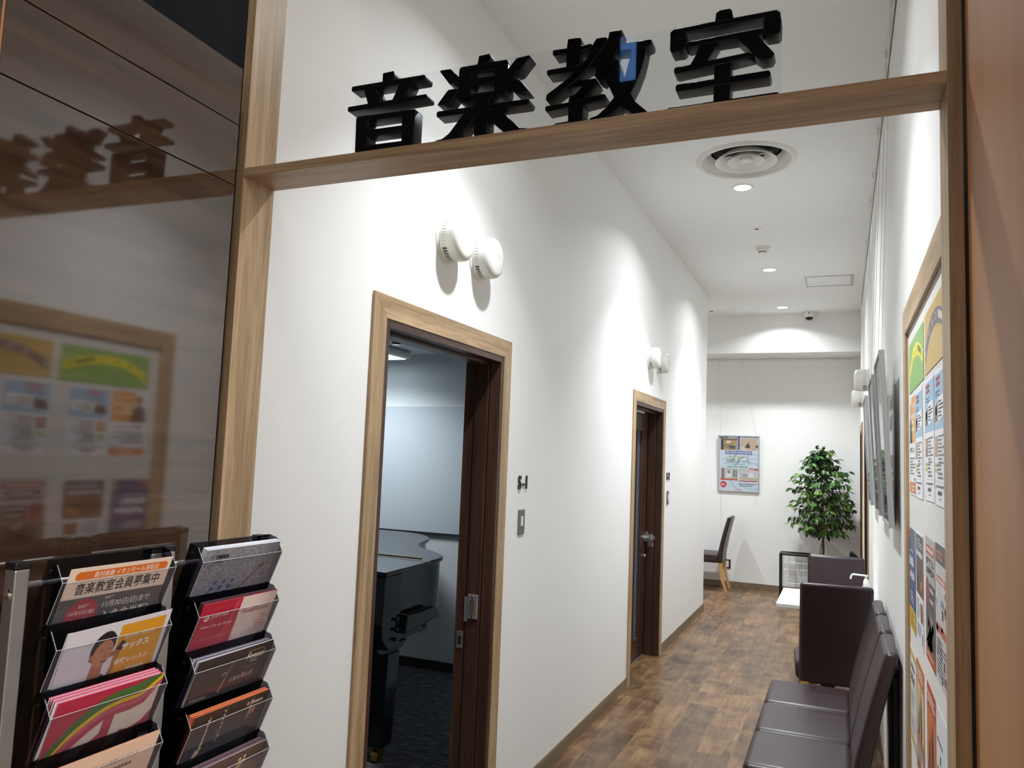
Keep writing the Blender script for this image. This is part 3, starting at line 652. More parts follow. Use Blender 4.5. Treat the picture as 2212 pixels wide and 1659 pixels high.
# ================================================================ SIGN ABOVE THE ENTRANCE
GL = {'oto':[[(0.401,0.189),(0.427,0.19),(0.43,0.187),(0.431,0.168),(0.397,0.166),(0.399,0.169),(0.399,0.188)],[(0.315,0.169),(0.513,0.167),(0.516,0.164),(0.515,0.155),(0.512,0.153),(0.315,0.156),(0.312,0.159),(0.312,0.167)],[(0.347,0.156),(0.38,0.156),(0.399,0.119),(0.361,0.118),(0.355,0.136)],[(0.446,0.154),(0.48,0.155),(0.463,0.118),(0.428,0.116),(0.437,0.134)],[(0.306,0.119),(0.52,0.119),(0.523,0.115),(0.522,0.107),(0.308,0.106),(0.304,0.109),(0.304,0.117)],[(0.334,0.09),(0.364,0.091),(0.366,0.0),(0.332,0.0),(0.33,0.086)],[(0.458,0.088),(0.49,0.087),(0.493,0.084),(0.493,-0.001),(0.461,-0.001)],[(0.333,0.09),(0.491,0.087),(0.46,0.075),(0.364,0.076)],[(0.364,0.053),(0.462,0.052),(0.461,0.037),(0.364,0.038)],[(0.363,0.015),(0.462,0.014),(0.462,-0.001),(0.364,-0.002)]],
'raku':[[(0.653,0.188),(0.679,0.189),(0.681,0.186),(0.681,0.169),(0.649,0.169),(0.651,0.173)],[(0.611,0.169),(0.722,0.168),(0.725,0.165),(0.726,0.147),(0.635,0.153),(0.604,0.154),(0.605,0.166)],[(0.604,0.16),(0.636,0.155),(0.635,0.083),(0.612,0.084),(0.604,0.093)],[(0.695,0.159),(0.726,0.157),(0.726,0.091),(0.723,0.087),(0.694,0.085)],[(0.634,0.136),(0.696,0.136),(0.695,0.119),(0.634,0.12)],[(0.634,0.101),(0.695,0.1),(0.723,0.087),(0.694,0.086),(0.612,0.084)],[(0.554,0.168),(0.557,0.17),(0.582,0.169),(0.606,0.145),(0.605,0.134),(0.58,0.134)],[(0.579,0.12),(0.592,0.12),(0.606,0.118),(0.603,0.111),(0.584,0.087),(0.554,0.086),(0.552,0.089),(0.576,0.118)],[(0.746,0.167),(0.776,0.169),(0.779,0.165),(0.753,0.135),(0.725,0.131),(0.724,0.143)],[(0.725,0.12),(0.755,0.117),(0.778,0.086),(0.748,0.085),(0.726,0.109)],[(0.554,0.072),(0.777,0.069),(0.78,0.066),(0.779,0.059),(0.775,0.056),(0.554,0.058),(0.551,0.061),(0.551,0.069)],[(0.647,0.088),(0.681,0.087),(0.681,-0.003),(0.649,-0.005)],[(0.621,0.058),(0.652,0.059),(0.648,0.04),(0.606,-0.004),(0.551,-0.003),(0.552,0.003),(0.569,0.005),(0.586,0.016)],[(0.678,0.056),(0.709,0.058),(0.753,0.011),(0.761,0.005),(0.775,0.003),(0.78,-0.003),(0.723,-0.004),(0.681,0.039)]],
'kyo':[[(0.865,0.189),(0.892,0.188),(0.895,0.184),(0.895,0.127),(0.863,0.125),(0.863,0.169)],[(0.833,0.17),(0.863,0.169),(0.917,0.17),(0.92,0.166),(0.912,0.158),(0.862,0.158),(0.834,0.157),(0.831,0.161),(0.831,0.168)],[(0.821,0.127),(0.929,0.128),(0.971,0.129),(0.97,0.12),(0.929,0.115),(0.911,0.115),(0.873,0.114),(0.821,0.115),(0.819,0.118),(0.819,0.125)],[(0.929,0.179),(0.948,0.179),(0.953,0.175),(0.947,0.159),(0.911,0.115),(0.886,0.093),(0.865,0.08),(0.824,0.055),(0.819,0.06),(0.82,0.071),(0.865,0.099),(0.907,0.136),(0.922,0.168)],[(0.865,0.08),(0.886,0.093),(0.93,0.091),(0.936,0.08),(0.932,0.074),(0.908,0.052),(0.899,0.049),(0.878,0.052),(0.885,0.062),(0.901,0.079)],[(0.928,0.113),(0.933,0.126),(0.972,0.125),(0.96,0.09),(0.956,0.108),(0.946,0.081),(0.936,0.086)],[(0.957,0.188),(0.983,0.188),(0.985,0.185),(0.98,0.156),(0.974,0.143),(0.97,0.127),(0.961,0.107),(0.946,0.081),(0.936,0.086),(0.928,0.096),(0.931,0.114),(0.947,0.159),(0.955,0.176)],[(0.974,0.143),(0.98,0.157),(1.045,0.156),(1.048,0.153),(1.047,0.144),(1.036,0.14),(1.005,0.141)],[(1.006,0.144),(1.037,0.143),(1.034,0.122),(1.028,0.096),(1.017,0.066),(1.004,0.041),(0.986,0.021),(0.956,0.002),(0.923,-0.003),(0.918,0.002),(0.92,0.005),(0.936,0.009),(0.954,0.023),(0.971,0.043),(0.992,0.08),(1.002,0.12)],[(0.954,0.11),(0.97,0.127),(0.977,0.124),(0.99,0.081),(1.001,0.056),(1.015,0.028),(1.041,0.003),(1.044,-0.002),(1.014,-0.004),(0.986,0.021),(0.971,0.043),(0.96,0.067),(0.948,0.088)],[(0.873,0.06),(0.885,0.063),(0.908,0.061),(0.905,0.036),(0.903,-0.003),(0.871,-0.003),(0.871,0.051)],[(0.821,0.046),(0.873,0.047),(0.94,0.054),(0.949,0.054),(0.952,0.051),(0.951,0.044),(0.947,0.041),(0.903,0.036),(0.87,0.036),(0.822,0.033),(0.818,0.037),(0.818,0.044)],[(0.842,0.004),(0.871,0.005),(0.903,0.006),(0.903,-0.003),(0.839,-0.002)]],
'shitsu':[[(1.184,0.191),(1.203,0.191),(1.207,0.187),(1.209,0.168),(1.175,0.168),(1.177,0.187)],[(1.094,0.169),(1.291,0.171),(1.298,0.165),(1.3,0.147),(1.268,0.147),(1.267,0.16),(1.118,0.157),(1.119,0.142),(1.086,0.148),(1.086,0.163)],[(1.086,0.157),(1.119,0.154),(1.12,0.134),(1.116,0.123),(1.111,0.119),(1.09,0.119),(1.086,0.126)],[(1.267,0.16),(1.3,0.152),(1.299,0.126),(1.294,0.121),(1.275,0.121),(1.268,0.127)],[(1.123,0.136),(1.267,0.139),(1.265,0.125),(1.253,0.126),(1.219,0.126),(1.181,0.126),(1.121,0.125),(1.118,0.13)],[(1.146,0.13),(1.183,0.129),(1.163,0.093),(1.16,0.083),(1.127,0.087),(1.138,0.106)],[(1.217,0.127),(1.254,0.129),(1.287,0.085),(1.288,0.082),(1.283,0.074),(1.265,0.073),(1.251,0.085),(1.24,0.101)],[(1.099,0.087),(1.128,0.088),(1.24,0.094),(1.253,0.085),(1.206,0.08),(1.1,0.073),(1.095,0.076),(1.095,0.084)],[(1.175,0.079),(1.206,0.08),(1.207,0.037),(1.205,0.002),(1.174,0.002)],[(1.102,0.05),(1.174,0.05),(1.278,0.051),(1.281,0.047),(1.281,0.04),(1.278,0.036),(1.101,0.035),(1.099,0.039),(1.099,0.047)],[(1.086,0.004),(1.174,0.004),(1.294,0.005),(1.298,0.0),(1.082,-0.003),(1.083,0.002)]]}
t = thing('raised_letter_sign', 'thick black Japanese characters with clear acrylic sheet on the oak board', 'sign', (.8, 1.53, 2.3076))
for key in ('oto', 'raku', 'kyo', 'shitsu'):
    tot = None; bmj = bmesh.new()
    for i, pl in enumerate(GL[key]):
        cu = bpy.data.curves.new('g', 'CURVE'); cu.dimensions = '2D'; cu.fill_mode = 'BOTH'; cu.extrude = .0175-.0001*(i % 3); cu.bevel_depth = .0012; cu.bevel_resolution = 2; cu.offset = -.0010
        sp = cu.splines.new('POLY'); sp.points.add(len(pl)-1); sp.use_cyclic_u = True
        for q, (x, z) in zip(sp.points, pl): q.co = (x, max(z, .0003), 0, 1)
        ob = bpy.data.objects.new('g', cu); me = bpy.data.meshes.new_from_object(ob)
        me.transform(Matrix(((1, 0, 0, 0), (0, 0, 1, 1.5215), (0, 1, 0, 2.3085), (0, 0, 0, 1)))); bmj.from_mesh(me)
        bpy.data.objects.remove(ob); bpy.data.curves.remove(cu); bpy.data.meshes.remove(me)
    me = bpy.data.meshes.new('letter'); bmj.to_mesh(me); bmj.free(); me.materials.clear(); me.materials.append(MATS['black_gloss']); me.materials.append(MATS['letter_side'])
    for f in me.polygons: f.material_index = 0 if abs(f.normal.y) > .95 else 1
    finish(me, 'letter', None, t)
part(MB().box(.3275, 1.302, 1.4985, 1.5015, 2.3082, 2.478), 'acrylic_sheet', 'clear_acrylic', t, .0004, 1)
# the lit blue sign across the concourse that the letters mirror
t = thing('blue_shop_sign', 'backlit blue sign hanging from the concourse ceiling, mirrored in the black letters', 'sign', (.30, -1.2, 3.7))
part(MB().box(.22, .31, -1.20, -1.19, 3.79, 4.24), 'lit_face', 'blue_sign_glow', t)
part(MB().box(.21, .32, -1.25, -1.20, 3.78, 4.25), 'case', 'black_plastic', t, .004)
part(MB().tube([(.265, -1.225, 4.25), (.265, -1.225, 4.40)], .006, 8), 'hanger', 'steel', t)

# ================================================================ BROCHURE RACKS
UX0, UX1 = .122, .148
def rack(ya, yb, ty0, ty1, label, n=10):
    t = thing('brochure_rack', label, 'rack', (.13, (ya+yb)/2, 0))
    for y in (ya, yb):
        u = part(MB().box(UX0, UX1, y, y+.026, .02, 1.379), 'upright', 'aluminium', t, .002)
        part(MB().box(UX0-.001, UX1+.001, y-.001, y+.027, 1.379, 1.391), 'end_cap', 'black_plastic', u, .002)
        part(MB().box(-.030, .26, y+.002, y+.024, .0, .02), 'foot', 'black_metal', u, .003)
        part(MB().lathe([(0, .004), (.005, .0035), (.009, .001), (.0095, 0)], ((UX0+UX1)/2, y, 1.338), 'y', 20, -1), 'bolt_head', 'chrome', u, smooth=True)
    part(MB().tube([(.135, ya+.026, 1.350), (.135, yb, 1.350)], .006, 12), 'top_rod', 'aluminium', t, smooth=True)
    part(MB().tube([(.135, ya+.026, .10), (.135, yb, .10)], .006, 12), 'bottom_rod', 'aluminium', t, smooth=True)
    for k in range(n):
        z = -.112*k; th = .0022
        tr = part(MB().hexa([(.150, ty0, 1.391+z), (.150, ty1, 1.391+z), (.150-th, ty1, 1.391+z), (.150-th, ty0, 1.391+z)], [(.0665, ty0, 1.112+z), (.0665, ty1, 1.112+z), (.0665-th, ty1, 1.112+z), (.0665-th, ty0, 1.112+z)]), 'tray', 'smoke_tray', t)
        for y in (ty0, ty1-th):
            s = 1 if y == ty0 else 0
            part(MB().prism([(.150, 1.391), (.169, 1.386), (.1865, 1.354), (.1555, 1.281), (.0905, 1.112), (.0665, 1.112)], 'y', y, y+th), 'side_panel', 'smoke_tray', tr).location.z += z
        part(MB().hexa([(.1865, ty0+th, 1.354+z), (.1865, ty1-th, 1.354+z), (.1890, ty1-th, 1.354+z), (.1890, ty0+th, 1.354+z)], [(.1565, ty0+th, 1.281+z), (.1565, ty1-th, 1.281+z), (.1588, ty1-th, 1.281+z), (.1588, ty0+th, 1.281+z)]), 'front_panel', 'clear_tray', tr)
        part(MB().hexa([(.1565, ty0+th, 1.281+z), (.1565, ty1-th, 1.281+z), (.1588, ty1-th, 1.281+z), (.1588, ty0+th, 1.281+z)], [(.0905, ty0+th, 1.112+z), (.0905, ty1-th, 1.112+z), (.0925, ty1-th, 1.112+z), (.0925, ty0+th, 1.112+z)]), 'lower_front', 'smoke_tray', tr)
        part(MB().box(.0665, .0925, ty0, ty1, 1.110+z, 1.112+z), 'tray_floor', 'smoke_tray', tr)
        part(MB().tube([(.1877, ty0, 1.3545+z), (.1877, ty1, 1.3545+z)], .0007, 6), 'rim', 'clear_bottle', tr)
        part(MB().tube([(.172, ty1-.001, 1.384+z), (.1885, ty1-.001, 1.3545+z), (.158, ty1-.001, 1.283+z)], .0007, 6), 'side_rim', 'clear_bottle', tr)
        part(MB().tube([(.172, ty0+.001, 1.384+z), (.1885, ty0+.001, 1.3545+z), (.158, ty0+.001, 1.283+z)], .0007, 6), 'side_rim', 'clear_bottle', tr)
        part(MB().tube([(.1495, ty0, 1.3912+z), (.1495, ty1, 1.3912+z)], .0010, 6), 'back_rim', 'black_plastic', tr)
        for y in (ty0-.0005, ty1+.0005): part(MB().lathe([(0, -.003), (.0035, -.003), (.0035, .003), (0, .003)], (.157, y, 1.372+z), 'y', 12), 'rivet', 'black_plastic', tr)
    return t
rack(.888, 1.166, .944, 1.192, 'nearer brochure rack, aluminium uprights with smoky trays')
rack(1.200, 1.480, 1.262, 1.512, 'farther brochure rack beside the oak post')

# ---------------------------------------------------------------- brochures (front sheets with print, then the stack behind)
K = .38; VB = Vector((K, 0, 1)).normalized(); UB = Vector((0, 1, 0)); NB = UB.cross(VB)
def spot(tray, y, ztop, back=0.0, h=.297):   # origin = bottom-left of a sheet whose top edge is at ztop
    z0 = 1.354-.112*tray; X = .1795+K*(ztop-z0)
    P = Vector((X, y, ztop))-VB*h-NB*back; return P
def put(pg, name, tray, y, ztop, label, back=0.0, tilt=0.0, curl=0.0, group=None):
    R_ = Matrix.Rotation(tilt, 3, NB); U = R_ @ UB; V = R_ @ VB
    z0 = 1.354-.112*tray; top = Vector((.1795+K*(ztop-z0), y, ztop))-NB*back
    o = pg.build(name, top-V*pg.h, U, V, curl=curl); tag(o, label, name.replace('_', ' ').split()[-1] if name != 'flyer' else 'flyer', group); return o
ORD = ('first', 'second', 'third', 'fourth', 'fifth')
WH, BK = (238, 232, 226), (28, 26, 30)
w, h = .222, .270
# A1 recruiting flyer
p = Page(w, h, (246, 224, 206)); p.up()
p.rect(0, 0, w, h-.060, (92, 88, 86))
p.poly([(0.022+.0085*math.cos(a), h-.0165+.0085*math.sin(a)) for a in [PI/2+PI*k/10 for k in range(11)]]+[(w-.016+.0085*math.cos(a), h-.0165+.0085*math.sin(a)) for a in [-PI/2+PI*k/10 for k in range(11)]], (226, 116, 44)); p.up()
p.text('島村楽器 イオンモール須坂店', w*.55, h-.0222, .0118, (250, 240, 225), .004, 0, align='c', fit=.142)
p.text('音楽教室会員募集中', w/2+.002, h-.0535, .0235, (34, 30, 34), .014, 0, align='c', fit=.182)
p.disc(.052, h-.096, .034, (176, 52, 62), 48, star=.06); p.up()
p.text('2025年', .052, h-.081, .0075, (236, 214, 206), .02, align='c')
p.text('10月3日(金)', .052, h-.096, .0105, (236, 214, 206), .01, align='c', fit=.052)
p.text('オープン', .052, h-.111, .0100, (236, 214, 206), .01, align='c', fit=.042)
p.text('2025年', .092, h-.070, .0062, (238, 226, 214), .02)
p.text('11月30日(日)まで', .092, h-.090, .0150, (238, 226, 214), .012, fit=.105)
p.text('入会金半額!', .094, h-.112, .0170, (244, 232, 220), .02, fit=.108)
put(p, 'flyer', 0, .960, 1.376, 'pink and grey flyer with orange heading band in the top left tray')
# A2 saxophone flyer
p = Page(w, h, (226, 224, 232)); p.up(); p.rect(.112, 0, w-.112-.010, h-.010, (226, 160, 36)); p.up()
p.poly([(0, 0), (.04, .095), (.060, .150), (.098, .165), (.128, .140), (.135, .09), (.14, 0)], (46, 44, 52)); p.rect(0, .10, .03, .06, (150, 176, 216)); p.up()
def oval(cx_, cy_, rx, ry, rot, col, n=26, a0=0, a1=2*PI):
    p.poly([(cx_+rx*math.cos(a0+(a1-a0)*k/n)*math.cos(rot)-ry*math.sin(a0+(a1-a0)*k/n)*math.sin(rot), cy_+rx*math.cos(a0+(a1-a0)*k/n)*math.sin(rot)+ry*math.sin(a0+(a1-a0)*k/n)*math.cos(rot)) for k in range(n)], col)
p.poly([(.066, .140), (.070, .190), (.094, .186), (.096, .150), (.082, .132)], (176, 116, 82)); p.up()
oval(.083, .222, .0245, .0330, -.15, (38, 30, 28)); p.up(); oval(.0855, .210, .0200, .0270, -.12, (200, 142, 104)); p.up()
oval(.0630, .205, .0035, .0070, -.1, (186, 124, 90)); p.poly([(.062, .226), (.070, .236), (.092, .240), (.106, .228), (.107, .240), (.092, .252), (.070, .248)], (38, 30, 28)); p.up()
p.poly([(.078, .216), (.086, .218), (.086, .2165), (.078, .2145)], (60, 40, 34)); p.poly([(.094, .219), (.101, .218), (.101, .2165), (.094, .2175)], (60, 40, 34)); p.poly([(.091, .214), (.096, .201), (.089, .200)], (176, 112, 80)); p.poly([(.086, .194), (.099, .195), (.097, .191), (.088, .190)], (150, 76, 66)); p.up()
p.poly([(.100, .205), (.118, .214), (.124, .204), (.120, .17), (.104, .12), (.086, .08), (.078, .09), (.100, .13), (.112, .172), (.115, .198), (.102, .198)], (170, 116, 66)); p.up()
p.poly([(.112, .212), (.122, .228), (.132, .222), (.124, .206)], (30, 26, 24)); p.disc(.104, .145, .006, (214, 172, 110)); p.disc(.098, .125, .006, (214, 172, 110)); p.up()
p.text('島村楽器の音楽教室', .124, h-.040, .0078, (250, 242, 226), .01, 0, fit=.068)
p.text('サックス', .124, h-.064, .0150, (252, 246, 232), .05, 0, fit=.062)
p.text('体験レッスン', .118, h-.094, .0130, (250, 240, 220), .03, 0, fit=.076)
p.text('受付中', .150, h-.120, .0150, (250, 240, 220), .03, 0, fit=.040)
for k in (2, 1): put(Page(w, h, (236, 234, 240)), 'flyer', 1, .963+.0015*k, 1.266-.0005*k, 'plain white flyer, %s behind the saxophone flyer' % ORD[k-1], .0018*k, curl=-.003, group='flyers stacked in the second left tray')
put(p, 'flyer', 1, .965, 1.267, 'orange and white flyer picturing a saxophone player', curl=-.003, tilt=.035)
# A3 pink music booklets
p = Page(w+.002, h, (184, 44, 72), .002, (226, 90, 130)); p.up()
def arc(cx, cy, r0, r1, a0, a1, col, n=26):
    p.poly([(cx+r1*math.cos(a0+(a1-a0)*k/n), cy+r1*math.sin(a0+(a1-a0)*k/n)) for k in range(n+1)]+[(cx+r0*math.cos(a1-(a1-a0)*k/n), cy+r0*math.sin(a1-(a1-a0)*k/n)) for k in range(n+1)], col)
def band(pts, wd, col):
    pts = [(x*w, h-y) for x, y in pts]; q = smooth_path([(x, y, 0) for x, y in pts], 5); A, B = [], []
    for i, a in enumerate(q):
        d = Vector(q[min(i+1, len(q)-1)])-Vector(q[max(i-1, 0)]); nn = Vector((-d.y, d.x, 0)).normalized()*wd/2
        A.append((a[0]+nn.x, a[1]+nn.y)); B.append((a[0]-nn.x, a[1]-nn.y))
    for i in range(len(A)-1): p.poly([A[i], A[i+1], B[i+1], B[i]], col)
G_, Y_ = (76, 112, 52), (226, 194, 36)
p.poly([(0, 0), (w, 0), (w, h-.018), (.75*w, h-.048), (.55*w, h-.052), (.30*w, h-.075), (.10*w, h-.115), (0, h-.15)], (184, 60, 88)); p.up()
band([(-.15, .175), (.10, .095), (.25, .055), (.45, .028), (.62, .020), (.80, .016), (1.1, -.020)], .020, G_); p.up()
band([(-.12, .185), (.10, .108), (.25, .070), (.45, .044), (.62, .036), (.80, .034), (.92, .020), (1.1, -.012)], .009, Y_)
band([(-.10, .200), (.10, .119), (.25, .081), (.45, .055), (.62, .047), (.80, .046), (.94, .030), (1.1, .000)], .009, (206, 96, 116)); p.up()
CR = (232, 216, 204)
p.poly([(.08*w, 0), (.12*w, h-.15), (.25*w, h-.105), (.38*w, h-.082), (.50*w, h-.066), (.50*w, h-.092), (.40*w, h-.108), (.30*w, h-.14), (.24*w, h-.19), (.22*w, 0)], CR)
p.poly([(.60*w, 0), (.60*w, h-.062), (.75*w, h-.062), (.88*w, h-.055), (1.0*w, h-.020), (1.0*w, h-.075), (.92*w, h-.096), (.80*w, h-.104), (.70*w, h-.100), (.70*w, 0)], CR)
for k in range(5, 0, -1):
    q = Page(w, h, (238, 236, 238), .0022, (200, 46, 92)); put(q, 'booklet', 2, .955-.0012*(k % 3), 1.1535+.0008*(k % 2), 'pink-edged booklet, %s behind the striped front booklet' % ORD[k-1], .0036*k, curl=.002, group='pink booklets in the third left tray')
put(p, 'booklet', 2, .959, 1.1525, 'pink booklet with green and yellow arcs, third left tray', curl=.002)
# A4 peach flyers
p = Page(w, h, (240, 204, 178)); p.up()
p.text('はじめて手にする楽器だからこそ、', .045, h-.034, .0078, (64, 46, 40), 0, .25, fit=.138)
p.lines(.060, h-.052, .112, .010, 1, (110, 90, 80), .75)
p.disc(.135, h-.088, .034, (226, 190, 166), 28); p.up(); p.disc(.135, h-.088, .030, (236, 204, 182), 28)
put(Page(w, h, (232, 190, 164)), 'flyer', 3, .960, 1.044, 'peach flyer showing behind the front one in the fourth left tray', .0022)
put(p, 'flyer', 3, .961, 1.042, 'peach flyer with slanting brown Japanese lines, fourth left tray', curl=.003)
put(Page(w, h, (196, 200, 210)), 'flyer', 4, .960, .930, 'pale grey flyer in the fifth left tray')
# B column
w2 = .229
def emblem(p, x, y, r, c, bg):
    p.disc(x, y, r, c, 24); p.up(); p.disc(x, y, r*.84, bg, 24); p.up()
    for a in range(3):
        t_ = PI/2+a*2*PI/3; dx, dy = math.cos(t_)*r*.8, math.sin(t_)*r*.8
        nx, ny = -dy*.10, dx*.10; p.poly([(x-dx*.8+nx, y-dy*.8+ny), (x+dx+nx, y+dy+ny), (x+dx-nx, y+dy-ny), (x-dx*.8-nx, y-dy*.8-ny)], c)
    p.up()
p = Page(w2, h, (140, 144, 156), .004, (206, 206, 214)); p.up(); R = random.Random(5)
for k in range(2600):
    x, y = R.uniform(0, w2), R.uniform(h-.16, h); s_ = R.uniform(.0008, .0022); a = R.uniform(0, PI)
    p.poly([(x+s_*math.cos(a+q*PI/2)*(1.5 if q % 2 else .7), y+s_*math.sin(a+q*PI/2)) for q in range(4)], R.choice(((98, 108, 136), (112, 120, 146), (186, 160, 140), (176, 178, 186), (200, 184, 168))))
p.up()
for i in range(3):
    for j in range(4):
        p.disc(.050+i*.026+(3-j)*.0065-.012, h-.082-j*.0135, .0068, (52, 88, 146), 12, .0052)
p.poly([(.118, h-.118), (.128, h-.118), (.190, h-.062), (.183, h-.055)], (150, 132, 126)); p.up(); p.poly([(.121, h-.118), (.124, h-.118), (.187, h-.060), (.185, h-.058)], (70, 60, 66))
p.poly([(.181, h-.056), (.190, h-.064), (.199, h-.056), (.196, h-.048), (.188, h-.047)], (122, 96, 92))
p.poly([(.128, h-.150), (.136, h-.146), (.128, h-.13), (.115, h-.13), (.100, h-.15)], (86, 66, 58)); p.up()
emblem(p, .0225, h-.0185, .0062, (26, 24, 28), (150, 150, 160)); p.text('YAMAHA', .031, h-.0235, .0100, (24, 22, 26), .03, 0, fit=.039)
p.text('Make Waves', .026, h-.033, .0055, (50, 50, 60), 0, .4, fit=.030); p.rect(.022, h-.0375, .034, .0006, (40, 40, 50))
for k in (2, 1): put(Page(w2, h, (226, 230, 240), .003), 'booklet', 0, 1.272, 1.3795, 'white booklet, %s behind the blue flecked booklet' % ORD[k-1], .0050*k, curl=.002, group='booklets in the top right tray')
put(p, 'booklet', 0, 1.2725, 1.3785, 'blue-grey flecked instrument booklet in the top right tray', curl=.003)
p = Page(w2, h, (236, 214, 206), .001, (200, 40, 70)); p.up(); p.rect(0, 0, .116, h, (190, 30, 58)); p.up()
for k in range(9): p.poly([(0, h-.18+k*.006), (.12, h-.10+k*.006), (.12, h-.0985+k*.006), (0, h-.178+k*.006)], (208, 78, 98))
p.poly([(.06, h-.13), (.092, 0+h-.05), (.10, h-.002), (.112, h-.002), (.10, h-.06), (.075, h-.13)], (204, 66, 88)); p.up()
p.poly([(.03, 0), (.06, h-.125), (.15, h-.105), (.15, h-.09), (.229, h-.075), (.229, 0)], (214, 198, 196)); p.up(); p.rect(.11, 0, .003, h-.118, (120, 100, 110))
p.disc(.020, h-.034, .0075, (246, 226, 222), 20); p.up(); p.disc(.0185, h-.0325, .0045, (200, 50, 74), 14); p.up(); p.disc(.0185, h-.0325, .0022, (246, 226, 222), 10)
p.text('JUPITER', .031, h-.039, .0105, (248, 230, 226), 0, .25, fit=.052)
p.text('New Line up Series', .012, h-.060, .0085, (248, 230, 226), 0, .35, fit=.092)
p.text('Flutes&Piccolos', .126, h-.042, .0105, (170, 30, 60), 0, .4, fit=.088)
for i, s in enumerate((.030, .026, .040, .036, .034, .046)): p.lines(.222-s, h-.058-i*.0075, s, .0055, 1, (206, 150, 148), .7)
R = random.Random(9)
for k in range(5, 0, -1): put(Page(w2, h, R.choice(((190, 180, 186), (120, 96, 100), (150, 60, 80))), .0008, (40, 30, 34)), 'booklet', 1, 1.274, 1.2665+R.uniform(0, .0012), 'thin dark-edged booklet, %s behind the red and cream one' % ORD[k-1], .0022*k, group='booklets in the second right tray')
put(p, 'booklet', 1, 1.2745, 1.2665, 'red and cream flute booklet in the second right tray')
p = Page(w2, h, (58, 46, 42), .0015, (210, 206, 216)); p.up(); p.rect(0, 0, w2, h-.115, (74, 60, 54)); p.up()
p.poly([(.088, h-.095), (.110, h-.030), (.113, h-.026), (.110, h-.036), (.094, h-.095)], (176, 148, 116)); p.disc(.090, h-.052, .004, (150, 120, 92)); p.disc(.096, h-.050, .003, (196, 170, 130)); p.disc(.082, h-.110, .010, (44, 44, 52), 16, .016); p.up()
p.text('Fossati', .150, h-.033, .0165, (232, 214, 184), .008, .3, fit=.058); p.rect(.150, h-.0125, .055, .0008, (214, 190, 160))
p.text('PARIS', .166, h-.0425, .0065, (220, 208, 190), .01, .2, fit=.024); p.rect(.158, h-.052, .034, .0005, (190, 176, 160))
p.lines(.118, h-.080, .070, .015, 1, (150, 138, 128), .8)
p.lines(.012, h-.100, .05, .010, 1, (150, 146, 150), .7)
for k in (4, 3, 2, 1): put(Page(w2, h, (224, 222, 234), .002, (30, 28, 40)), 'booklet', 2, 1.270-(.004 if k > 2 else 0), 1.1515+.0010*(k % 2), 'white-edged booklet, %s behind the dark oboe booklet' % ORD[k-1], .0036*k, curl=.002, group='booklets in the third right tray')
put(p, 'booklet', 2, 1.2735, 1.1505, 'dark brown oboe booklet in the third right tray', tilt=.012)
p = Page(w2, h, (62, 44, 34), .0015, (206, 112, 70)); p.up(); p.rect(0, 0, w2, h-.045, (54, 50, 52)); p.rect(0, 0, .20, h-.08, (44, 46, 54)); p.up()
for x, y0_, y1_, c_ in ((.050, .014, .100, (190, 160, 130)), (.094, .004, .085, (126, 92, 74)), (.176, .004, .060, (150, 106, 76))):
    p.poly([(x-.006, h-y1_), (x+.001, h-y0_), (x+.004, h-y0_), (x+.001, h-y1_)], c_); p.up()
    for q in range(7): p.disc(x-.002+.0006*q, h-y0_-.008-q*(y1_-y0_-.01)/7, .0022, (230, 206, 176), 8)
p.poly([(.030, h-.108), (.040, h-.085), (.048, h-.098), (.040, h-.118)], (206, 184, 160)); p.disc(.186, h-.040, .009, (178, 126, 92)); p.disc(.090, h-.062, .007, (120, 82, 68)); p.up()
emblem(p, .164, h-.018, .0050, (226, 210, 196), (62, 44, 34)); p.text('YAMAHA', .171, h-.0215, .0082, (230, 216, 200), .03, 0, fit=.040); p.rect(.166, h-.0290, .040, .0006, (200, 184, 170))
p.text('より深く。', .120, h-.115, .0095, (206, 198, 192), 0, .3, fit=.070)
for k in (4, 3, 2, 1): put(Page(w2, h, ((216, 92, 52), (236, 226, 230), (214, 110, 66), (60, 44, 44))[k-1], .0016, (196, 104, 60)), 'booklet', 3, 1.266, 1.0405+.0010*(k % 2), 'orange-edged booklet, %s behind the dark woodwind one' % ORD[k-1], .0030*k, curl=.002, group='booklets in the fourth right tray')
put(p, 'booklet', 3, 1.2715, 1.0400, 'dark woodwind booklet in the fourth right tray', tilt=.008)
p = Page(w2, h, (98, 72, 66), .0015, (170, 150, 150)); p.up(); p.rect(.0, 0, w2, h-.04, (120, 98, 86)); p.up(); p.poly([(.12, h-.07), (.150, h-.030), (.165, h-.022), (.172, h-.030), (.150, h-.05), (.13, h-.08)], (206, 166, 126)); p.disc(.150, h-.022, .005, (214, 184, 130)); p.disc(.164, h-.018, .004, (214, 184, 130))
for k in (4, 3, 2, 1): put(Page(w2, h, ((150, 140, 144), (70, 50, 54), (176, 120, 130), (176, 182, 190))[k-1], .0016, (60, 44, 48)), 'booklet', 4, 1.262, .9305+.0010*(k % 2), 'grey or plum edged booklet, %s behind the brass mouthpiece cover' % ORD[k-1], .0034*k, curl=.002, group='booklets in the fifth right tray')
put(p, 'booklet', 4, 1.272, .929, 'plum brown booklet with a brass mouthpiece, fifth right tray', tilt=.0)

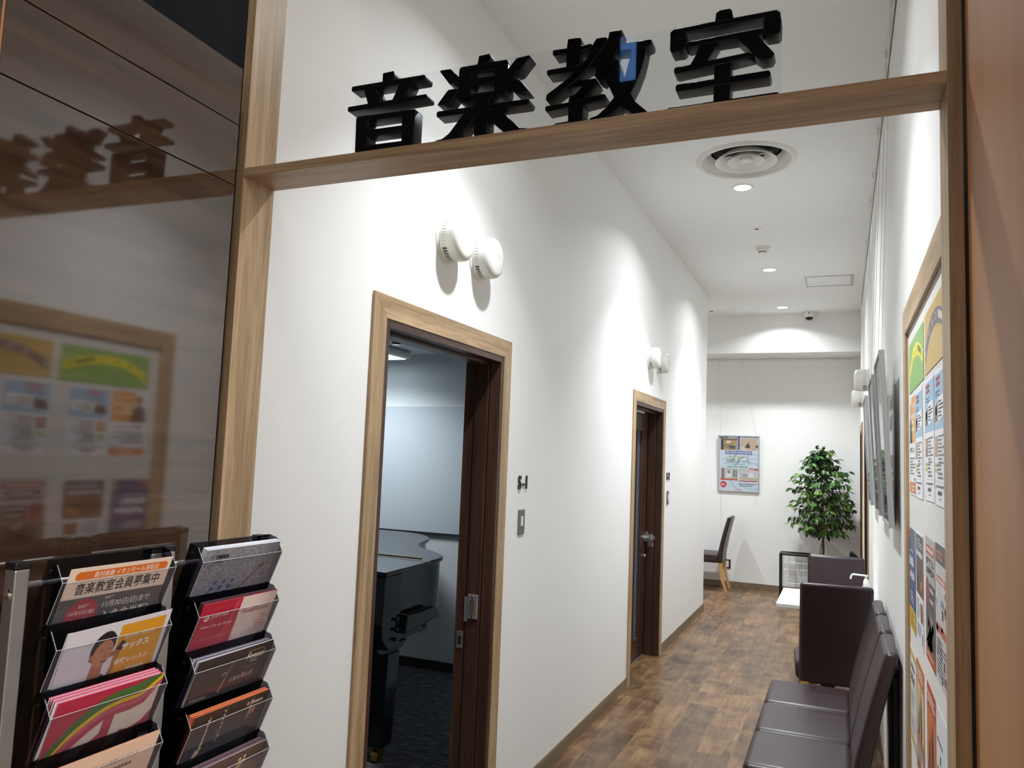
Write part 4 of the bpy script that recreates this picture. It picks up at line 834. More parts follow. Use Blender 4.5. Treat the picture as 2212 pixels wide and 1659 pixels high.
# ================================================================ NOTICE BOARD (right wall) AND ITS PAPERS
XB = 1.607
BY0, BY1, BZ0, BZ1 = 1.70, 2.83, .55, 2.05
t = thing('notice_board', 'large pinboard with oak frame on the right wall', 'board', (1.60, 2.3, BZ0))
part(MB().box(XB, W_, BY0, BY1, BZ0, BZ1), 'pin_surface', 'board_cloth', t)
fx = 1.597
for pts, mt in (([(BY1, BZ0), (BY1, BZ1), (BY1+.085, BZ1+.085), (BY1+.085, BZ0-.085)], 'oak_z'), ([(BY0, BZ0), (BY0, BZ1), (BY0-.085+.012, BZ1+.085), (BY0-.085+.012, BZ0-.085)], 'oak_z'),
                ([(BY0, BZ1), (BY1, BZ1), (BY1+.085, BZ1+.085), (BY0-.073, BZ1+.085)], 'oak_y'), ([(BY0, BZ0), (BY1, BZ0), (BY1+.085, BZ0-.085), (BY0-.073, BZ0-.085)], 'oak_y')):
    part(MB().prism(pts, 'x', fx, W_), 'frame_rail', mt, t, .001)
UN, VN = (0, -1, 0), (0, 0, 1)
def pin(pg, name, y_far, ztop, label, cat, tilt=0.0):
    c_, s_ = math.cos(tilt), math.sin(tilt); V = Vector((0, s_, c_)); U = Vector((0, -c_, s_))
    o = pg.build(name, Vector((XB-.0012, y_far, ztop))-V*pg.h, U, V); tag(o, label, cat, 'papers on the notice board'); return o
RED, DK = (206, 40, 66), (52, 52, 58)
# banners
def banner(bg, bandc, ink, txt, w=.475, h=.155):
    p = Page(w, h, bg); p.up()
    a = [(w*.03, h*.30), (w*.25, h*.62), (w*.5, h*.72), (w*.75, h*.62), (w*.97, h*.40)]; A = smooth_path([(x, y, 0) for x, y in a], 5)
    for q in range(len(A)-1):
        p.poly([(A[q][0], A[q][1]-.019), (A[q+1][0], A[q+1][1]-.019), (A[q+1][0], A[q+1][1]+.019), (A[q][0], A[q][1]+.019)], bandc)
    p.up(); n = len(txt)
    for i, ch in enumerate(txt):
        f = (i+.5)/n; k = min(int(f*(len(A)-1)), len(A)-2); d = Vector(A[k+1])-Vector(A[k])
        if ch in ' 　': p.poly([(A[k][0]-.009, A[k][1]-.008), (A[k][0]+.004, A[k][1]-.007), (A[k][0]+.005, A[k][1]+.009), (A[k][0]-.006, A[k][1]+.006)], ink)
        else: p.text(ch, A[k][0], A[k][1]-.009, .019, ink, .03, 0, align='c', rot=math.atan2(d.y, d.x))
    p.up()
    for sx in (w*.38, w*.66): p.rect(sx, 0, .0006, h, tuple(int(c*.8) for c in bg))
    return p
pin(banner((136, 184, 96), (238, 226, 40), (70, 110, 40), '　　　コース'), 'paper_banner', 2.775, 2.000, 'green paper banner with a yellow arched band of lettering', 'banner')
pin(banner((206, 172, 92), (112, 100, 112), (220, 206, 190), '　　　コース'), 'paper_banner', 2.262, 2.003, 'golden paper banner with a dark arched band of lettering', 'banner')
def notice(kind, seed):
    w, h = .212, .305; p = Page(w, h, (236, 236, 240)); R = random.Random(seed); p.up()
    if kind == 'sax':
        p.rect(w*.35, h*.52, w*.62, h*.46, (232, 160, 62)); p.poly([(w*.05, h*.52), (w*.08, h*.72), (w*.24, h*.80), (w*.42, h*.70), (w*.48, h*.52)], (60, 58, 66)); p.disc(w*.25, h*.86, w*.09, (176, 122, 92), 16, h*.07); p.up()
        p.lines(w*.42, h*.62, w*.5, h*.2, 3, (250, 236, 210)); p.text('サックス', w*.70, h*.86, .018, (250, 240, 220), .03, align='c', fit=w*.45)
        p.text('体験レッスン', w*.5, h*.42, .018, (50, 50, 56), .03, align='c', fit=w*.7); p.lines(w*.1, h*.20, w*.8, h*.18, 6, DK); p.rect(w*.03, h*.02, w*.94, h*.11, (216, 118, 44)); p.up(); p.lines(w*.3, h*.035, w*.6, h*.07, 2, (250, 236, 210)); p.lines(w*.75, h*.145, w*.2, h*.03, 1, RED, .8)
    elif kind == 'blue':
        p.rect(w*.03, h*.56, w*.94, h*.41, (146, 190, 220)); p.up(); p.poly([(w*.06, h*.60), (w*.48, h*.62), (w*.94, h*.66), (w*.90, h*.80), (w*.45, h*.79), (w*.1, h*.74)], (240, 240, 242)); p.up()
        p.poly([(w*.06, h*.61), (w*.36, h*.62), (w*.36, h*.77), (w*.1, h*.73)], R.choice(((96, 66, 50), (70, 60, 66), (116, 80, 56)))); p.disc(w*.2, h*.70, w*.06, (206, 160, 120), 12)
        p.lines(w*.42, h*.64, w*.45, h*.13, 5, DK); p.lines(w*.2, h*.87, w*.6, h*.085, 2, RED, .75); p.lines(w*.15, h*.80, w*.6, h*.05, 2, (70, 90, 120))
        p.lines(w*.35, h*.30, w*.55, h*.22, 8, (90, 90, 96)); p.rect(w*.06, h*.36, w*.22, h*.15, R.choice(((150, 96, 76), (186, 150, 110), (90, 84, 96)))); p.up()
        p.disc(w*.16, h*.46, w*.05, (214, 176, 140), 12); p.rect(w*.05, h*.285, w*.2, h*.025, (176, 196, 60)); p.rect(w*.05, h*.245, w*.2, h*.025, (176, 196, 60)); p.lines(w*.3, h*.19, w*.5, h*.12, 4, (80, 80, 86))
        p.lines(w*.1, h*.125, w*.75, h*.03, 1, (80, 80, 86)); p.lines(w*.28, h*.075, w*.42, h*.035, 1, (40, 40, 46), .9); p.lines(w*.36, h*.04, w*.25, h*.02, 1, (90, 90, 96)); p.rect(w*.05, h*.175, w*.9, .0006, (170, 170, 174))
    elif kind == 'navy':
        p = Page(w, h, (44, 70, 130)); p.up(); p.rect(0, 0, w, h*.21, (224, 190, 44)); p.rect(w*.86, h*.80, w*.14, h*.2, (120, 150, 110)); p.poly([(0, h), (0, h*.84), (w*.16, h*.93), (w*.3, h)], (178, 96, 100)); p.up()
        p.lines(w*.08, h*.62, w*.82, h*.11, 1, (236, 238, 244), .8); p.lines(w*.12, h*.49, w*.75, h*.09, 1, (236, 238, 244), .8); p.lines(w*.1, h*.76, w*.6, h*.035, 1, (210, 216, 230)); p.lines(w*.15, h*.26, w*.7, h*.12, 3, (214, 220, 236)); p.lines(w*.2, h*.03, w*.7, h*.15, 4, (150, 96, 40))
    elif kind == 'concert':
        p = Page(w, h, (236, 236, 240)); p.up(); p.rect(w*.02, h*.76, w*.96, h*.22, (50, 54, 66)); p.rect(w*.02, h*.44, w*.96, h*.32, (92, 56, 36)); p.up()
        for q in range(9): p.disc(R.uniform(w*.12, w*.9), R.uniform(h*.48, h*.72), R.uniform(.006, .018), R.choice(((196, 120, 52), (140, 66, 44), (222, 164, 74), (60, 36, 30))), 9)
        p.lines(w*.2, h*.86, w*.7, h*.09, 3, (220, 220, 226)); p.lines(w*.1, h*.78, w*.8, h*.06, 1, (236, 236, 240), .9); p.lines(w*.08, h*.20, w*.44, h*.2, 9, (110, 110, 116)); p.rect(w*.6, h*.22, w*.32, h*.17, (150, 78, 48)); p.lines(w*.1, h*.06, w*.6, h*.12, 5, (90, 90, 96)); p.rect(w*.8, h*.04, w*.1, h*.1, (90, 84, 104))
    elif kind == 'recruit':
        p = Page(w, h, (196, 192, 192)); p.up()
        for q in range(8): p.rect(w*q/8, 0, w*.02, h, (168, 164, 166))
        p.rect(0, 0, w, h*.10, (206, 96, 52)); p.rect(0, h*.10, w, h*.38, (110, 98, 98)); p.rect(w*.08, h*.86, w*.86, h*.075, (206, 104, 76)); p.up()
        p.lines(w*.15, h*.875, w*.7, h*.045, 1, (240, 224, 214), .8); p.text('音楽教室', w*.5, h*.775, .018, (40, 38, 42), .04, align='c', fit=w*.8); p.text('会員募集中', w*.5, h*.70, .018, (40, 38, 42), .04, align='c', fit=w*.85)
        p.disc(w*.2, h*.55, w*.17, (150, 40, 54), 24); p.rect(w*.40, h*.46, w*.58, h*.18, (58, 58, 62)); p.up(); p.text('入会金半額!', w*.70, h*.485, .014, (226, 222, 214), .04, align='c', fit=w*.5); p.lines(w*.45, h*.57, w*.45, h*.04, 1, (226, 222, 214), .8)
        for q in range(14): p.poly([(w*R.uniform(0, 1), h*.10)]*1+[(w*R.uniform(0, .9), h*R.uniform(.1, .2)), (w*R.uniform(.1, 1), h*R.uniform(.2, .45)), (w*R.uniform(.1, 1), h*R.uniform(.1, .4))], R.choice(((70, 62, 66), (150, 140, 136), (176, 160, 150), (52, 46, 50))))
        p.up(); p.lines(w*.1, h*.03, w*.7, h*.05, 1, (240, 214, 196))
    elif kind == 'collage':
        p = Page(w, h, (206, 204, 206)); p.up(); p.rect(0, h*.86, w, h*.14, (70, 66, 70)); p.rect(0, h*.36, w, h*.06, (200, 92, 66)); p.rect(w*.1, h*.72, w*.8, h*.05, (204, 100, 70))
        for q in range(26): p.rect(w*R.uniform(0, .85), h*R.uniform(.02, .68), w*R.uniform(.05, .16), h*R.uniform(.02, .07), R.choice(((84, 90, 126), (150, 60, 60), (120, 116, 122), (232, 230, 232), (60, 58, 66))))
        p.up(); p.lines(w*.1, h*.88, w*.5, h*.08, 2, (214, 110, 76), .8); p.lines(w*.05, h*.05, w*.85, h*.27, 9, (96, 96, 106)); p.lines(w*.2, h*.725, w*.6, h*.035, 1, (244, 230, 224), .8)
    elif kind == 'gold':
        p.rect(w*.04, h*.90, w*.92, h*.06, (214, 184, 92)); p.rect(w*.04, h*.08, w*.92, h*.08, (214, 184, 92)); p.rect(w*.04, h*.62, w*.9, h*.012, (196, 160, 70)); p.rect(w*.04, h*.38, w*.9, h*.012, (196, 160, 70)); p.up()
        p.lines(w*.15, h*.78, w*.65, h*.06, 1, (70, 76, 90), .8); p.lines(w*.1, h*.66, w*.8, h*.08, 2, (60, 62, 72), .8); p.lines(w*.1, h*.42, w*.8, h*.17, 6, (104, 106, 116)); p.lines(w*.1, h*.19, w*.8, h*.16, 6, (130, 130, 140))
    elif kind in ('orange', 'fire'):
        bg = (206, 118, 40) if kind == 'orange' else (196, 74, 40)
        p = Page(w, h, bg); p.up(); p.rect(0, h*.36, w, h*.46, (222, 194, 146) if kind == 'orange' else (214, 116, 46)); p.up()
        p.poly([(w*.55, h*.36), (w*.5, h*.6), (w*.60, h*.78), (w*.70, h*.6), (w*.74, h*.36)], (48, 40, 44)); p.poly([(w*.2, h*.36), (w*.25, h*.55), (w*.36, h*.66), (w*.44, h*.36)], (84, 60, 50)); p.disc(w*.61, h*.80, w*.06, (190, 140, 104), 12); p.disc(w*.34, h*.68, w*.05, (190, 140, 104), 12); p.up()
        p.lines(w*.1, h*.86, w*.8, h*.09, 2, (246, 234, 214), .8); p.lines(w*.1, h*.05, w*.8, h*.26, 7, (246, 234, 214) if kind == 'fire' else (120, 70, 40), .6)
        if kind == 'orange': p.rect(0, h*.12, w*.9, h*.18, (222, 206, 200))
    elif kind == 'white':
        p.lines(w*.1, h*.74, w*.5, h*.05, 1, (120, 120, 128)); p.rect(w*.35, h*.62, w*.1, h*.06, (70, 70, 76)); p.lines(w*.1, h*.45, w*.7, h*.12, 3, (120, 70, 90), .8); p.lines(w*.2, h*.12, w*.6, h*.25, 6, (120, 120, 128))
    return p
for a in (('sax', 2.786, 1.834, 'white notice with orange saxophone photo under the green banner'), ('blue', 2.566, 1.832, 'blue-topped notice beside the saxophone notice'), ('blue', 2.276, 1.834, 'blue-topped notice under the far end of the golden banner'), ('blue', 2.052, 1.832, 'blue-topped notice beside the oak post, upper row'),
          ('navy', 2.840-.012, 1.424, 'navy blue poster with yellow foot, far end of the middle row'), ('concert', 2.580, 1.430, 'dark-headed concert notice beside the navy poster'), ('recruit', 2.296, 1.440, 'grey and orange recruiting poster in the middle row'), ('collage', 2.060, 1.442, 'photo collage notice beside the oak post, middle row'),
          ('gold', 2.828, 1.062, 'white notice with gold bands in the bottom row'), ('orange', 2.596, 1.068, 'orange poster with dark figures in the bottom row'), ('fire', 2.298, 1.076, 'red and orange poster of players in the bottom row'), ('white', 2.090, 1.078, 'plain white notice beside the oak post, bottom row')):
    pin(notice(a[0], int(a[1]*1000)), 'notice', a[1]-.002, a[2], a[3], 'notice', tilt=random.uniform(-.008, .008))

# ================================================================ FRAMED POSTERS
def wire(mb, a, b_): mb.tube([a, b_], .0009, 5)
def frame(O, U, V, w, h, page, label, wires, group=None, face='print_ink'):
    U = Vector(U).normalized(); V = Vector(V).normalized(); N = U.cross(V); O = Vector(O); t = thing('framed_poster', label, 'poster', O, group)
    M = Matrix(((U.x, V.x, N.x, O.x), (U.y, V.y, N.y, O.y), (U.z, V.z, N.z, O.z), (0, 0, 0, 1)))
    def tr(mb): bmesh.ops.transform(mb.bm, matrix=M, verts=mb.bm.verts); return mb
    fr = .012; d = .020
    part(tr(MB().box(0, w, 0, fr, -d, 0).box(0, w, h-fr, h, -d, 0).box(0, fr, fr, h-fr, -d, 0).box(w-fr, w, fr, h-fr, -d, 0)), 'frame', 'silver_frame', t, .0015)
    part(tr(MB().box(.004, w-.004, .004, h-.004, -d+.002, -d+.005)), 'back_board', 'white_paint', t)
    page.build('poster', O+U*.008+V*.008+N*(-d+.008), U, V, t)
    part(tr(MB().box(fr, w-fr, fr, h-fr, -.006, -.005)), 'cover_glass', 'glass_cover', t)
    for a, b_ in wires:
        m = MB(); wire(m, a, b_); part(m, 'hanging_wire', 'steel', t)
    return t
pw, ph = .530, .742; w, h = pw-.016, ph-.016
p = Page(w, h, (222, 228, 240)); p.up()
for r in (.10, .16, .22, .30): arc(w*.86, h*.36, r, r+.022, 0, 2*PI, (190, 214, 228)); arc(w*.1, h*.75, r*1.1, r*1.1+.02, -PI/2, PI/2, (196, 218, 232))
p.up(); p.rect(w*.05, h*.745, w*.42, h*.215, (186, 150, 106)); p.rect(w*.54, h*.745, w*.42, h*.215, (206, 178, 154)); p.rect(w*.05, h*.21, w*.43, h*.21, (206, 200, 200)); p.rect(w*.525, h*.21, w*.44, h*.21, (212, 206, 204)); p.up()
p.rect(w*.05, h*.925, w*.42, h*.035, (130, 96, 66)); p.rect(w*.05, h*.745, w*.07, h*.18, (60, 54, 52)); p.rect(w*.20, h*.875, w*.10, h*.035, (232, 236, 240)); p.rect(w*.26, h*.765, w*.16, h*.06, (92, 92, 96))
for a in range(8): p.disc(w*(.12+.035*a), h*(.80+.02*(a % 3)), .010, (86, 66, 50), 8)
p.poly([(w*.66, h*.80), (w*.70, h*.85), (w*.765, h*.905), (w*.75, h*.85), (w*.79, h*.83), (w*.76, h*.80)], (36, 32, 34)); p.rect(w*.64, h*.79, w*.14, h*.02, (70, 60, 58)); p.disc(w*.62, h*.78, .03, (226, 214, 200), 14); p.disc(w*.95, h*.82, .016, (40, 36, 38), 10)
p.rect(w*.48, h*.745, w*.045, h*.25, (62, 76, 160)); p.poly([(w*.02, h*.955), (w*.02, h*.975), (w*.23, h*.99), (w*.23, h*.97)], (46, 52, 124))
for i in range(4):
    for j in range(2): p.rect(w*(.165+.172*i), h*(.705-.038*j), w*.152, h*.026, (58, 66, 150))
p.rect(w*.08, h*.21, w*.06, h*.20, (140, 110, 100)); p.rect(w*.19, h*.24, w*.12, h*.08, (236, 236, 238)); p.rect(w*.24, h*.31, w*.04, h*.06, (96, 110, 160)); p.rect(w*.37, h*.25, w*.04, h*.14, (104, 130, 100)); p.rect(w*.43, h*.25, w*.03, h*.14, (104, 130, 100)); p.rect(w*.05, h*.21, w*.43, h*.022, (206, 150, 110))
p.rect(w*.60, h*.26, w*.13, h*.06, (176, 170, 170)); p.rect(w*.75, h*.26, w*.12, h*.08, (238, 238, 240)); p.rect(w*.525, h*.215, w*.44, h*.03, (216, 184, 146)); p.up()
p.rect(w*.05, h*.195, w*.43, h*.018, (206, 62, 62)); p.rect(w*.525, h*.18, w*.44, h*.018, (206, 62, 62)); p.poly([(w*.77, h*.405), (w*.77, h*.43), (w*.985, h*.41), (w*.985, h*.385)], (206, 50, 56)); p.disc(w*.125, h*.115, w*.082, (206, 52, 58), 30); p.up()
for i in range(4):
    for j in range(2): p.lines(w*(.185+.172*i), h*(.711-.038*j), w*.11, h*.013, 1, (220, 222, 240), .8)
p.lines(w*.10, h*.967, w*.1, h*.012, 1, (230, 230, 244)); p.lines(w*.80, h*.40, w*.15, h*.012, 1, (250, 226, 226))
p.text('島村楽器の', w*.5, h*.605, .019, (190, 180, 40), .02, align='c', fit=w*.50)
p.text('防音ルーム', w*.5, h*.508, .060, (36, 110, 84), 0, align='c', fit=w*.60)
p.text('Soundproofing Room', w*.5, h*.476, .016, (60, 66, 76), 0, align='c', fit=w*.33)
p.lines(w*.22, h*.432, w*.56, h*.022, 1, (70, 160, 124), .8)
p.lines(w*.07, h*.09, w*.11, h*.05, 2, (246, 220, 220), .8)
p.lines(w*.52, h*.125, w*.38, h*.018, 1, (60, 60, 66), .8); p.lines(w*.53, h*.092, w*.40, h*.018, 1, (60, 60, 66), .8); p.text('島村楽器', w*.51, h*.020, .013, (206, 62, 62), .02, align='c', fit=w*.14); p.rect(w*.405, h*.018, w*.012, h*.024, (206, 62, 62))
frame((-.125, FAR-.020, 1.244), (1, 0, 0), (0, -.035, 1), pw, ph, p, 'silver-framed soundproof room poster hanging on the end wall', [((-.095, FAR-.022, 1.99), (-.13, FAR-.012, 2.96)), ((.37, FAR-.022, 1.99), (.16, FAR-.012, 2.96)), ((-.09, FAR-.004, 1.24), (-.085, FAR-.004, .86)), ((.38, FAR-.004, 1.24), (.34, FAR-.004, 1.05))])
def side_poster(seed, c1, c2):
    p = Page(.514, .66, (214, 214, 220)); R = random.Random(seed); p.up()
    p.rect(.03, .34, .454, .26, c1); p.rect(.03, .06, .454, .24, c2); p.up(); p.lines(.06, .50, .36, .06, 1, (240, 240, 244), .8); p.lines(.06, .10, .38, .16, 6, (226, 226, 232)); p.disc(.36, .42, .05, (210, 176, 140), 16); return p
for y0, y1, lab, c1, c2 in ((3.27, 3.79, 'silver-framed glazed poster nearest the notice board, tilted forward', (120, 104, 116), (86, 98, 84)), (4.12, 4.64, 'middle of the three silver-framed posters on the right wall', (104, 112, 130), (110, 92, 90)), (5.30, 5.83, 'farthest of the three silver-framed posters on the right wall', (130, 120, 110), (80, 92, 108))):
    bt, tp = Vector((1.569, y1, 1.385)), Vector((1.536, y1, 2.062)); V = (tp-bt)
    sp_ = side_poster(int(y0*100), c1, c2); sp_.h = .66
    frame(bt, (0, -1, 0), V, y1-y0, V.length, side_poster(int(y0*100), c1, c2), lab, [((1.55, y1-.08, 2.05), (1.590, y1-.08, CEIL-.04)), ((1.55, y0+.08, 2.05), (1.590, y0+.08, CEIL-.04))], 'silver-framed posters hung on the right wall')
p = Page(.42, .62, (232, 230, 230)); p.up(); p.lines(.06, .40, .30, .17, 2, (52, 50, 56), .8); p.rect(0, 0, .42, .30, (120, 84, 72)); p.up(); p.lines(.05, .05, .32, .2, 6, (236, 220, 206))
o = p.build('wall_poster', (1.6085, 4.02, 1.37), (0, -1, 0), (0, 0, 1)); tag(o, 'unframed poster flat on the wall behind the nearest silver frame', 'poster')

# ================================================================ CHAIRS
def make_chair(label, group='dark brown leather dining chairs'):
    t = thing('dining_chair', label, 'chair', (0, 0, 0), group)
    sw, bw = .431, .392
    s = MB().box(-sw/2, sw/2, -.01, .385, .355, .468); so = part(s, 'seat', 'leather', t, .027, 4, smooth=True)
    part(MB().tube([(-sw/2+.02, .3840, .436), (sw/2-.02, .3840, .436)], .0016, 5), 'seat_piping', 'leather_seam', so)
    part(MB().tube([(-sw/2+.0015, .01, .440), (-sw/2+.0015, .36, .440)], .0016, 5).tube([(sw/2-.0015, .01, .440), (sw/2-.0015, .36, .440)], .0016, 5), 'side_seam', 'leather_seam', so)
    b_ = MB(); n = 8; prof = []
    for k in range(n+1):
        f = k/n; z = .352+f*(.938-.352); y = .004-.118*max(0, (z-.44)/.498)**1.25; prof.append((y, z))
    th = lambda z: .062-.012*(z-.35)/.58
    ring = [(y, z) for y, z in prof]+[(y-th(z), z) for y, z in reversed(prof)]
    for k in range(n):
        (y0, z0), (y1, z1) = prof[k], prof[k+1]
    b_.prism(ring, 'x', -bw/2, bw/2)
    bo = part(b_, 'backrest', 'leather', t, .019, 4, smooth=True)
    for sx in (-1, 1):
        x = sx*(bw/2+.0002)
        part(MB().tube([(x-sx*.002, y-.012, z) for y, z in prof[1:-1]]+[(x-sx*.008, prof[-1][0]-.016, .928)], .0012, 5), 'back_seam', 'leather_seam', bo)
    part(MB().tube([(-bw/2+.012, prof[-1][0]-.016, .9375), (bw/2-.012, prof[-1][0]-.016, .9375)], .0012, 5), 'top_seam', 'leather_seam', bo)
    for sx in (-1, 1):
        x = sx*(sw/2-.045)
        part(MB().hexa([(x-.015, .325, 0), (x+.015, .325, 0), (x+.015, .355, 0), (x-.015, .355, 0)], [(x-.021, .322, .36), (x+.021, .322, .36), (x+.021, .364, .36), (x-.021, .364, .36)]), 'leg', 'beech', t, .003)
        x = sx*(bw/2-.030); m = MB()
        q = [((-.105, 0), .014), ((-.062, .14), .018), ((-.040, .26), .021), ((-.034, .36), .022)]
        for (a, ra), (c_, rc) in zip(q, q[1:]):
            m.hexa([(x-ra, a[0]-ra, a[1]), (x+ra, a[0]-ra, a[1]), (x+ra, a[0]+ra, a[1]), (x-ra, a[0]+ra, a[1])], [(x-rc, c_[0]-rc, c_[1]), (x+rc, c_[0]-rc, c_[1]), (x+rc, c_[0]+rc, c_[1]), (x-rc, c_[0]+rc, c_[1])])
        part(m, 'leg', 'beech', t)
    return t
proto = make_chair('nearest of three brown leather chairs lined along the right wall')
def chair(x, y, rz, label, group=None):
    c = copy_tree(proto); c.location = (x, y, 0); c.rotation_euler = (0, 0, rz); c['label'] = label
    if group: c['group'] = group
    return c
proto.location = (1.438, 3.425, 0); proto.rotation_euler = (0, 0, PI/2); proto['group'] = 'brown leather chairs along the right wall'
chair(1.438, 3.866, PI/2, 'middle of three brown leather chairs lined along the right wall', 'brown leather chairs along the right wall')
chair(1.438, 4.306, PI/2, 'farthest of three brown leather chairs lined along the right wall', 'brown leather chairs along the right wall')
chair(1.366, 5.045, .075, 'brown leather chair seen from behind, near side of the white table', 'brown leather chairs at the table')
chair(1.364, 6.385, PI, 'brown leather chair facing the viewer, far side of the white table', 'brown leather chairs at the table')
chair(-.045, 10.42, PI/2, 'brown leather chair with pale wooden legs in the alcove')

# ================================================================ TABLE, SANITISER, STAND, TREE
t = thing('side_table', 'white square-edged table between two chairs at the right wall', 'table', (1.3, 5.9, 0))
part(MB().box(1.003, 1.600, 5.53, 6.265, .678, .700), 'tabletop', 'tabletop_white', t, .0015)
part(MB().box(1.27, 1.36, 5.86, 5.94, .012, .678), 'pedestal', 'black_metal', t, .004)
part(MB().box(1.12, 1.50, 5.65, 6.15, 0, .012), 'base_plate', 'black_metal', t, .004)
part(MB().box(1.20, 1.44, 5.74, 6.06, .668, .678), 'top_bracket', 'black_metal', t)
bx_, by_ = 1.556, 5.93
t = thing('hand_sanitiser', 'white pump bottle of hand sanitiser on the white table', 'bottle', (bx_, by_, .70))
part(MB().lathe([(0, 0), (.036, 0), (.038, .004), (.038, .085), (.034, .100), (.024, .108), (.016, .112), (0, .112)], (bx_, by_, .7005), 'z', 32), 'bottle', 'clear_bottle', t, smooth=True)
part(MB().lathe([(0, 0), (.034, 0), (.034, .06), (0, .06)], (bx_, by_, .703), 'z', 24), 'liquid', 'white_paint', t, smooth=True)
part(MB().lathe([(0, .110), (.018, .110), (.019, .114), (.018, .140), (.016, .144), (.012, .156), (.006, .160), (.006, .172), (.013, .174), (.013, .184), (0, .184)], (bx_, by_, .7005), 'z', 24), 'pump', 'white_plastic', t, smooth=True)
part(MB().tube([(bx_+.012, by_, .880), (bx_-.082, by_-.004, .884), (bx_-.090, by_-.004, .878), (bx_-.098, by_-.005, .850)], .0058, 10), 'spout', 'white_plastic', t, smooth=True)
# wire display stand
t = thing('display_stand', 'black steel stand with wire grid top by the end wall', 'stand', (.87, 10.45, 0))
sx0, sx1, sy0, sy1, sh = .690, 1.040, 10.26, 10.56, .535
for x in (sx0, sx1-.018):
    for y in (sy0, sy1-.018): part(MB().box(x, x+.018, y, y+.018, 0, sh), 'leg', 'black_metal', t, .001)
for y in (sy0, sy1-.018): part(MB().box(sx0, sx1, y, y+.018, sh-.02, sh), 'top_rail', 'black_metal', t, .001)
for x in (sx0, sx1-.018): part(MB().box(x, x+.018, sy0, sy1, sh-.02, sh), 'side_rail', 'black_metal', t, .001)
g = MB()
for k in range(5): x = sx0+.03+k*.072; g.tube([(x, sy0, sh+.002), (x, sy1, sh+.002)], .0022, 6)
for k in range(4): y = sy0+.04+k*.072; g.tube([(sx0, y, sh+.004), (sx1, y, sh+.004)], .0022, 6)
part(g, 'top_grid', 'black_metal', t)
part(MB().box(sx0+.014, sx1-.014, sy0+.014, sy1-.014, sh-.012, sh-.009), 'clear_shelf', 'glass_cover', t)
g = MB()
for k in range(5): x = sx0+.03+k*.072; g.tube([(x, sy1+.004, .03), (x, sy1+.004, sh-.02)], .0016, 5)
for k in range(6): z = .06+k*.085; g.tube([(sx0+.01, sy1+.006, z), (sx1-.01, sy1+.006, z)], .0016, 5)
part(g, 'back_grid', 'silver_frame', t)
# black monitor-like wedge beside the tree
t = thing('floor_speaker', 'black tilted box on the floor behind the tree at the right wall', 'speaker', (1.54, 10.2, 0))
part(MB().prism([(1.478, .0), (1.600, .0), (1.600, .545), (1.545, .60), (1.500, .628), (1.482, .60)], 'y', 10.10, 10.32), 'body', 'black_plastic', t, .008)
for a, b_ in ((1.52, .58), (1.55, .565)): part(MB().lathe([(0, 0), (.006, 0), (.005, .003), (0, .004)], (a, 10.10, b_-.03), 'y', 10, -1), 'knob', 'steel', t)
# folded black stand leaning behind the chairs
t = thing('folded_stand', 'folded black metal stand leaning on the wall behind the row of chairs', 'stand', (1.595, 3.6, 0))
for y in (3.44, 3.50, 3.56, 3.74): part(MB().box(1.586, 1.606, y, y+.018, .0, .835-.0*(y-3.4)), 'bar', 'black_metal', t, .003)
for z in (.10, .80): part(MB().box(1.588, 1.604, 3.44, 3.758, z, z+.018), 'cross_bar', 'black_metal', t, .003)

# artificial ficus
t = thing('ficus_tree', 'leafy green ficus tree with thin brown trunk by the end wall', 'plant', (1.19, 10.33, 0))
R = random.Random(11)
part(MB().lathe([(0, 0), (.10, 0), (.125, .20), (.13, .215), (.118, .215), (.112, .19), (0, .19)], (1.19, 10.33, 0), 'z', 32), 'pot', 'soil_pot', t, smooth=True)
tk = [(1.185, 10.34, .19), (1.192, 10.34, .45), (1.196, 10.33, .62), (1.185, 10.33, .85), (1.188, 10.33, 1.05), (1.175, 10.33, 1.30), (1.165, 10.33, 1.55), (1.155, 10.34, 1.78)]
tr_ = part(MB().tube(tk, [.013, .012, .0115, .010, .009, .007, .005, .003], 8), 'trunk', 'bark', t, smooth=True)
part(MB().tube([(1.17, 10.34, .19), (1.150, 10.33, .5), (1.158, 10.32, .60), (1.184, 10.33, .74)], .004, 6).tube([(1.20, 10.34, .19), (1.172, 10.33, .55), (1.176, 10.32, .62), (1.188, 10.33, .72)], .0035, 6), 'side_stem', 'bark', t)
leaf_me = []
for v in range(6):
    bm = bmesh.new(); L = .078*(1+.14*(v % 3)); wd = L*.54
    P = [(0, 0, 0), (L*.22, wd*.42, .003), (L*.5, wd*.5, .002), (L*.8, wd*.26, -.003), (L, 0, -.010), (L*.8, -wd*.26, -.003), (L*.5, -wd*.5, .002), (L*.22, -wd*.42, .003)]
    M1, M2 = (L*.35, 0, -.004), (L*.7, 0, -.006); vs = [bm.verts.new(q) for q in P]; a, b_ = bm.verts.new(M1), bm.verts.new(M2)
    for f in ((vs[0], vs[1], a), (vs[1], vs[2], a), (vs[2], b_, a), (vs[2], vs[3], b_), (vs[3], vs[4], b_), (vs[4], vs[5], b_), (vs[5], vs[6], b_), (vs[6], a, b_), (vs[6], vs[7], a), (vs[7], vs[0], a)): bm.faces.new(f)
    me = bpy.data.meshes.new('leaf'); bm.to_mesh(me); bm.free(); me.materials.append(MATS['leaf_green_'+'aabbac'[v] if v != 5 else 'leaf_green_c']); leaf_me.append(me)
leaves = []; br = MB(); tips = []
def axis_pt(z):
    for a, b_ in zip(tk, tk[1:]):
        if a[2] <= z <= b_[2]: return Vector(a).lerp(Vector(b_), (z-a[2])/(b_[2]-a[2]))
    return Vector(tk[-1])
N = 80
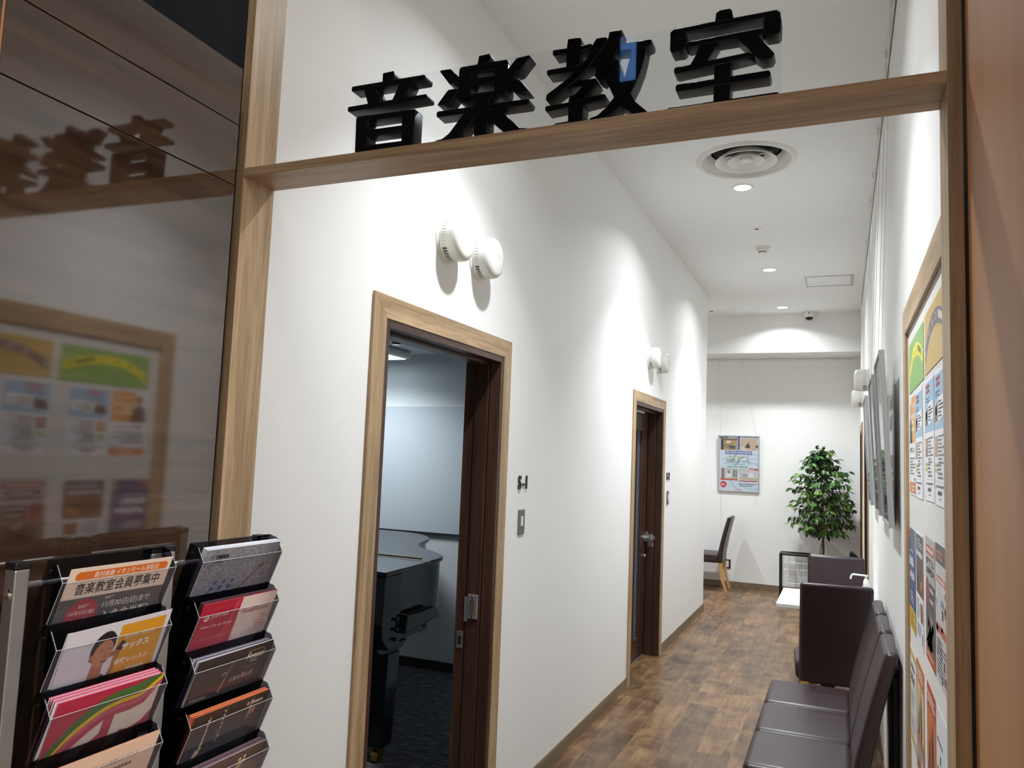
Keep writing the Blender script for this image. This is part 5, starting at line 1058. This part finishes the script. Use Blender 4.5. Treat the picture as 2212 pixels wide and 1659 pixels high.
for i in range(N):
    f = i/(N-1); z = .74+f*.98; PR = [.30, .43, .47, .45, .43, .40, .36, .27, .18, .10]; q_ = f*8.999; rad = (PR[int(q_)]+(PR[min(9, int(q_)+1)]-PR[int(q_)])*(q_ % 1))*R.uniform(.70, 1.02)
    a = i*2.399; base = axis_pt(z); ry = rad*.85
    tip = base+Vector((math.cos(a)*rad, math.sin(a)*min(ry, .33), R.uniform(.02, .12)+.05*f)); tip.x = min(tip.x, 1.565); tip.y = min(tip.y, 10.67); mid = base.lerp(tip, .5)+Vector((0, 0, .035))
    br.tube([base, mid, tip], [.0035, .0025, .0012], 5)
    for k in range(13):
        g_ = .20+.80*k/12; p_ = base.lerp(mid, g_*2) if g_ < .5 else mid.lerp(tip, g_*2-1)
        side = 1 if k % 2 else -1; d = (tip-base); hd = math.atan2(d.y, d.x)+side*R.uniform(.5, 1.2)*(0 if k == 12 else 1)
        leaves.append((p_, hd, R.uniform(.1, 1.25), R.uniform(-1.0, 1.0)))
    if i % 2 == 0: pass
part(br, 'branches', 'bark', t, kind='stuff')
for k in range(16): leaves.append((axis_pt(1.76)+Vector((R.uniform(-.06, .06), R.uniform(-.06, .06), R.uniform(-.02, .09))), R.uniform(0, 2*PI), R.uniform(-.6, .4), 0))
leaves.sort(key=lambda q: q[0].y)
stuff = bmesh.new()
for i, (p_, hd, dn, rl) in enumerate(leaves):
    x = p_.x; p_ = Vector((min(x, 1.55), min(p_.y, 10.655), p_.z))
    if p_.x+.105*math.cos(hd) > 1.595 or p_.x > 1.585: p_.x = min(p_.x, 1.56); hd = PI-hd if math.cos(hd) > 0 else hd
    if p_.y+.105*math.sin(hd) > FAR-.01: hd = -hd
    M = Matrix.Translation(p_) @ Matrix.Rotation(hd, 4, 'Z') @ Matrix.Rotation(dn, 4, 'Y') @ Matrix.Rotation(rl, 4, 'X')
    if i < 290:
        o = bpy.data.objects.new('leaf', R.choice(leaf_me)); COL.objects.link(o); o.parent = t; o.matrix_local = Matrix.Translation(-ORG[t.name]) @ M
    else:
        v0 = len(stuff.verts); stuff.from_mesh(leaf_me[0]); stuff.verts.ensure_lookup_table()
        for v in stuff.verts[v0:]: v.co = M @ v.co
me = bpy.data.meshes.new('inner_leaves'); stuff.to_mesh(me); stuff.free(); finish(me, 'inner_leaves', 'leaf_green_a', t, kind='stuff')
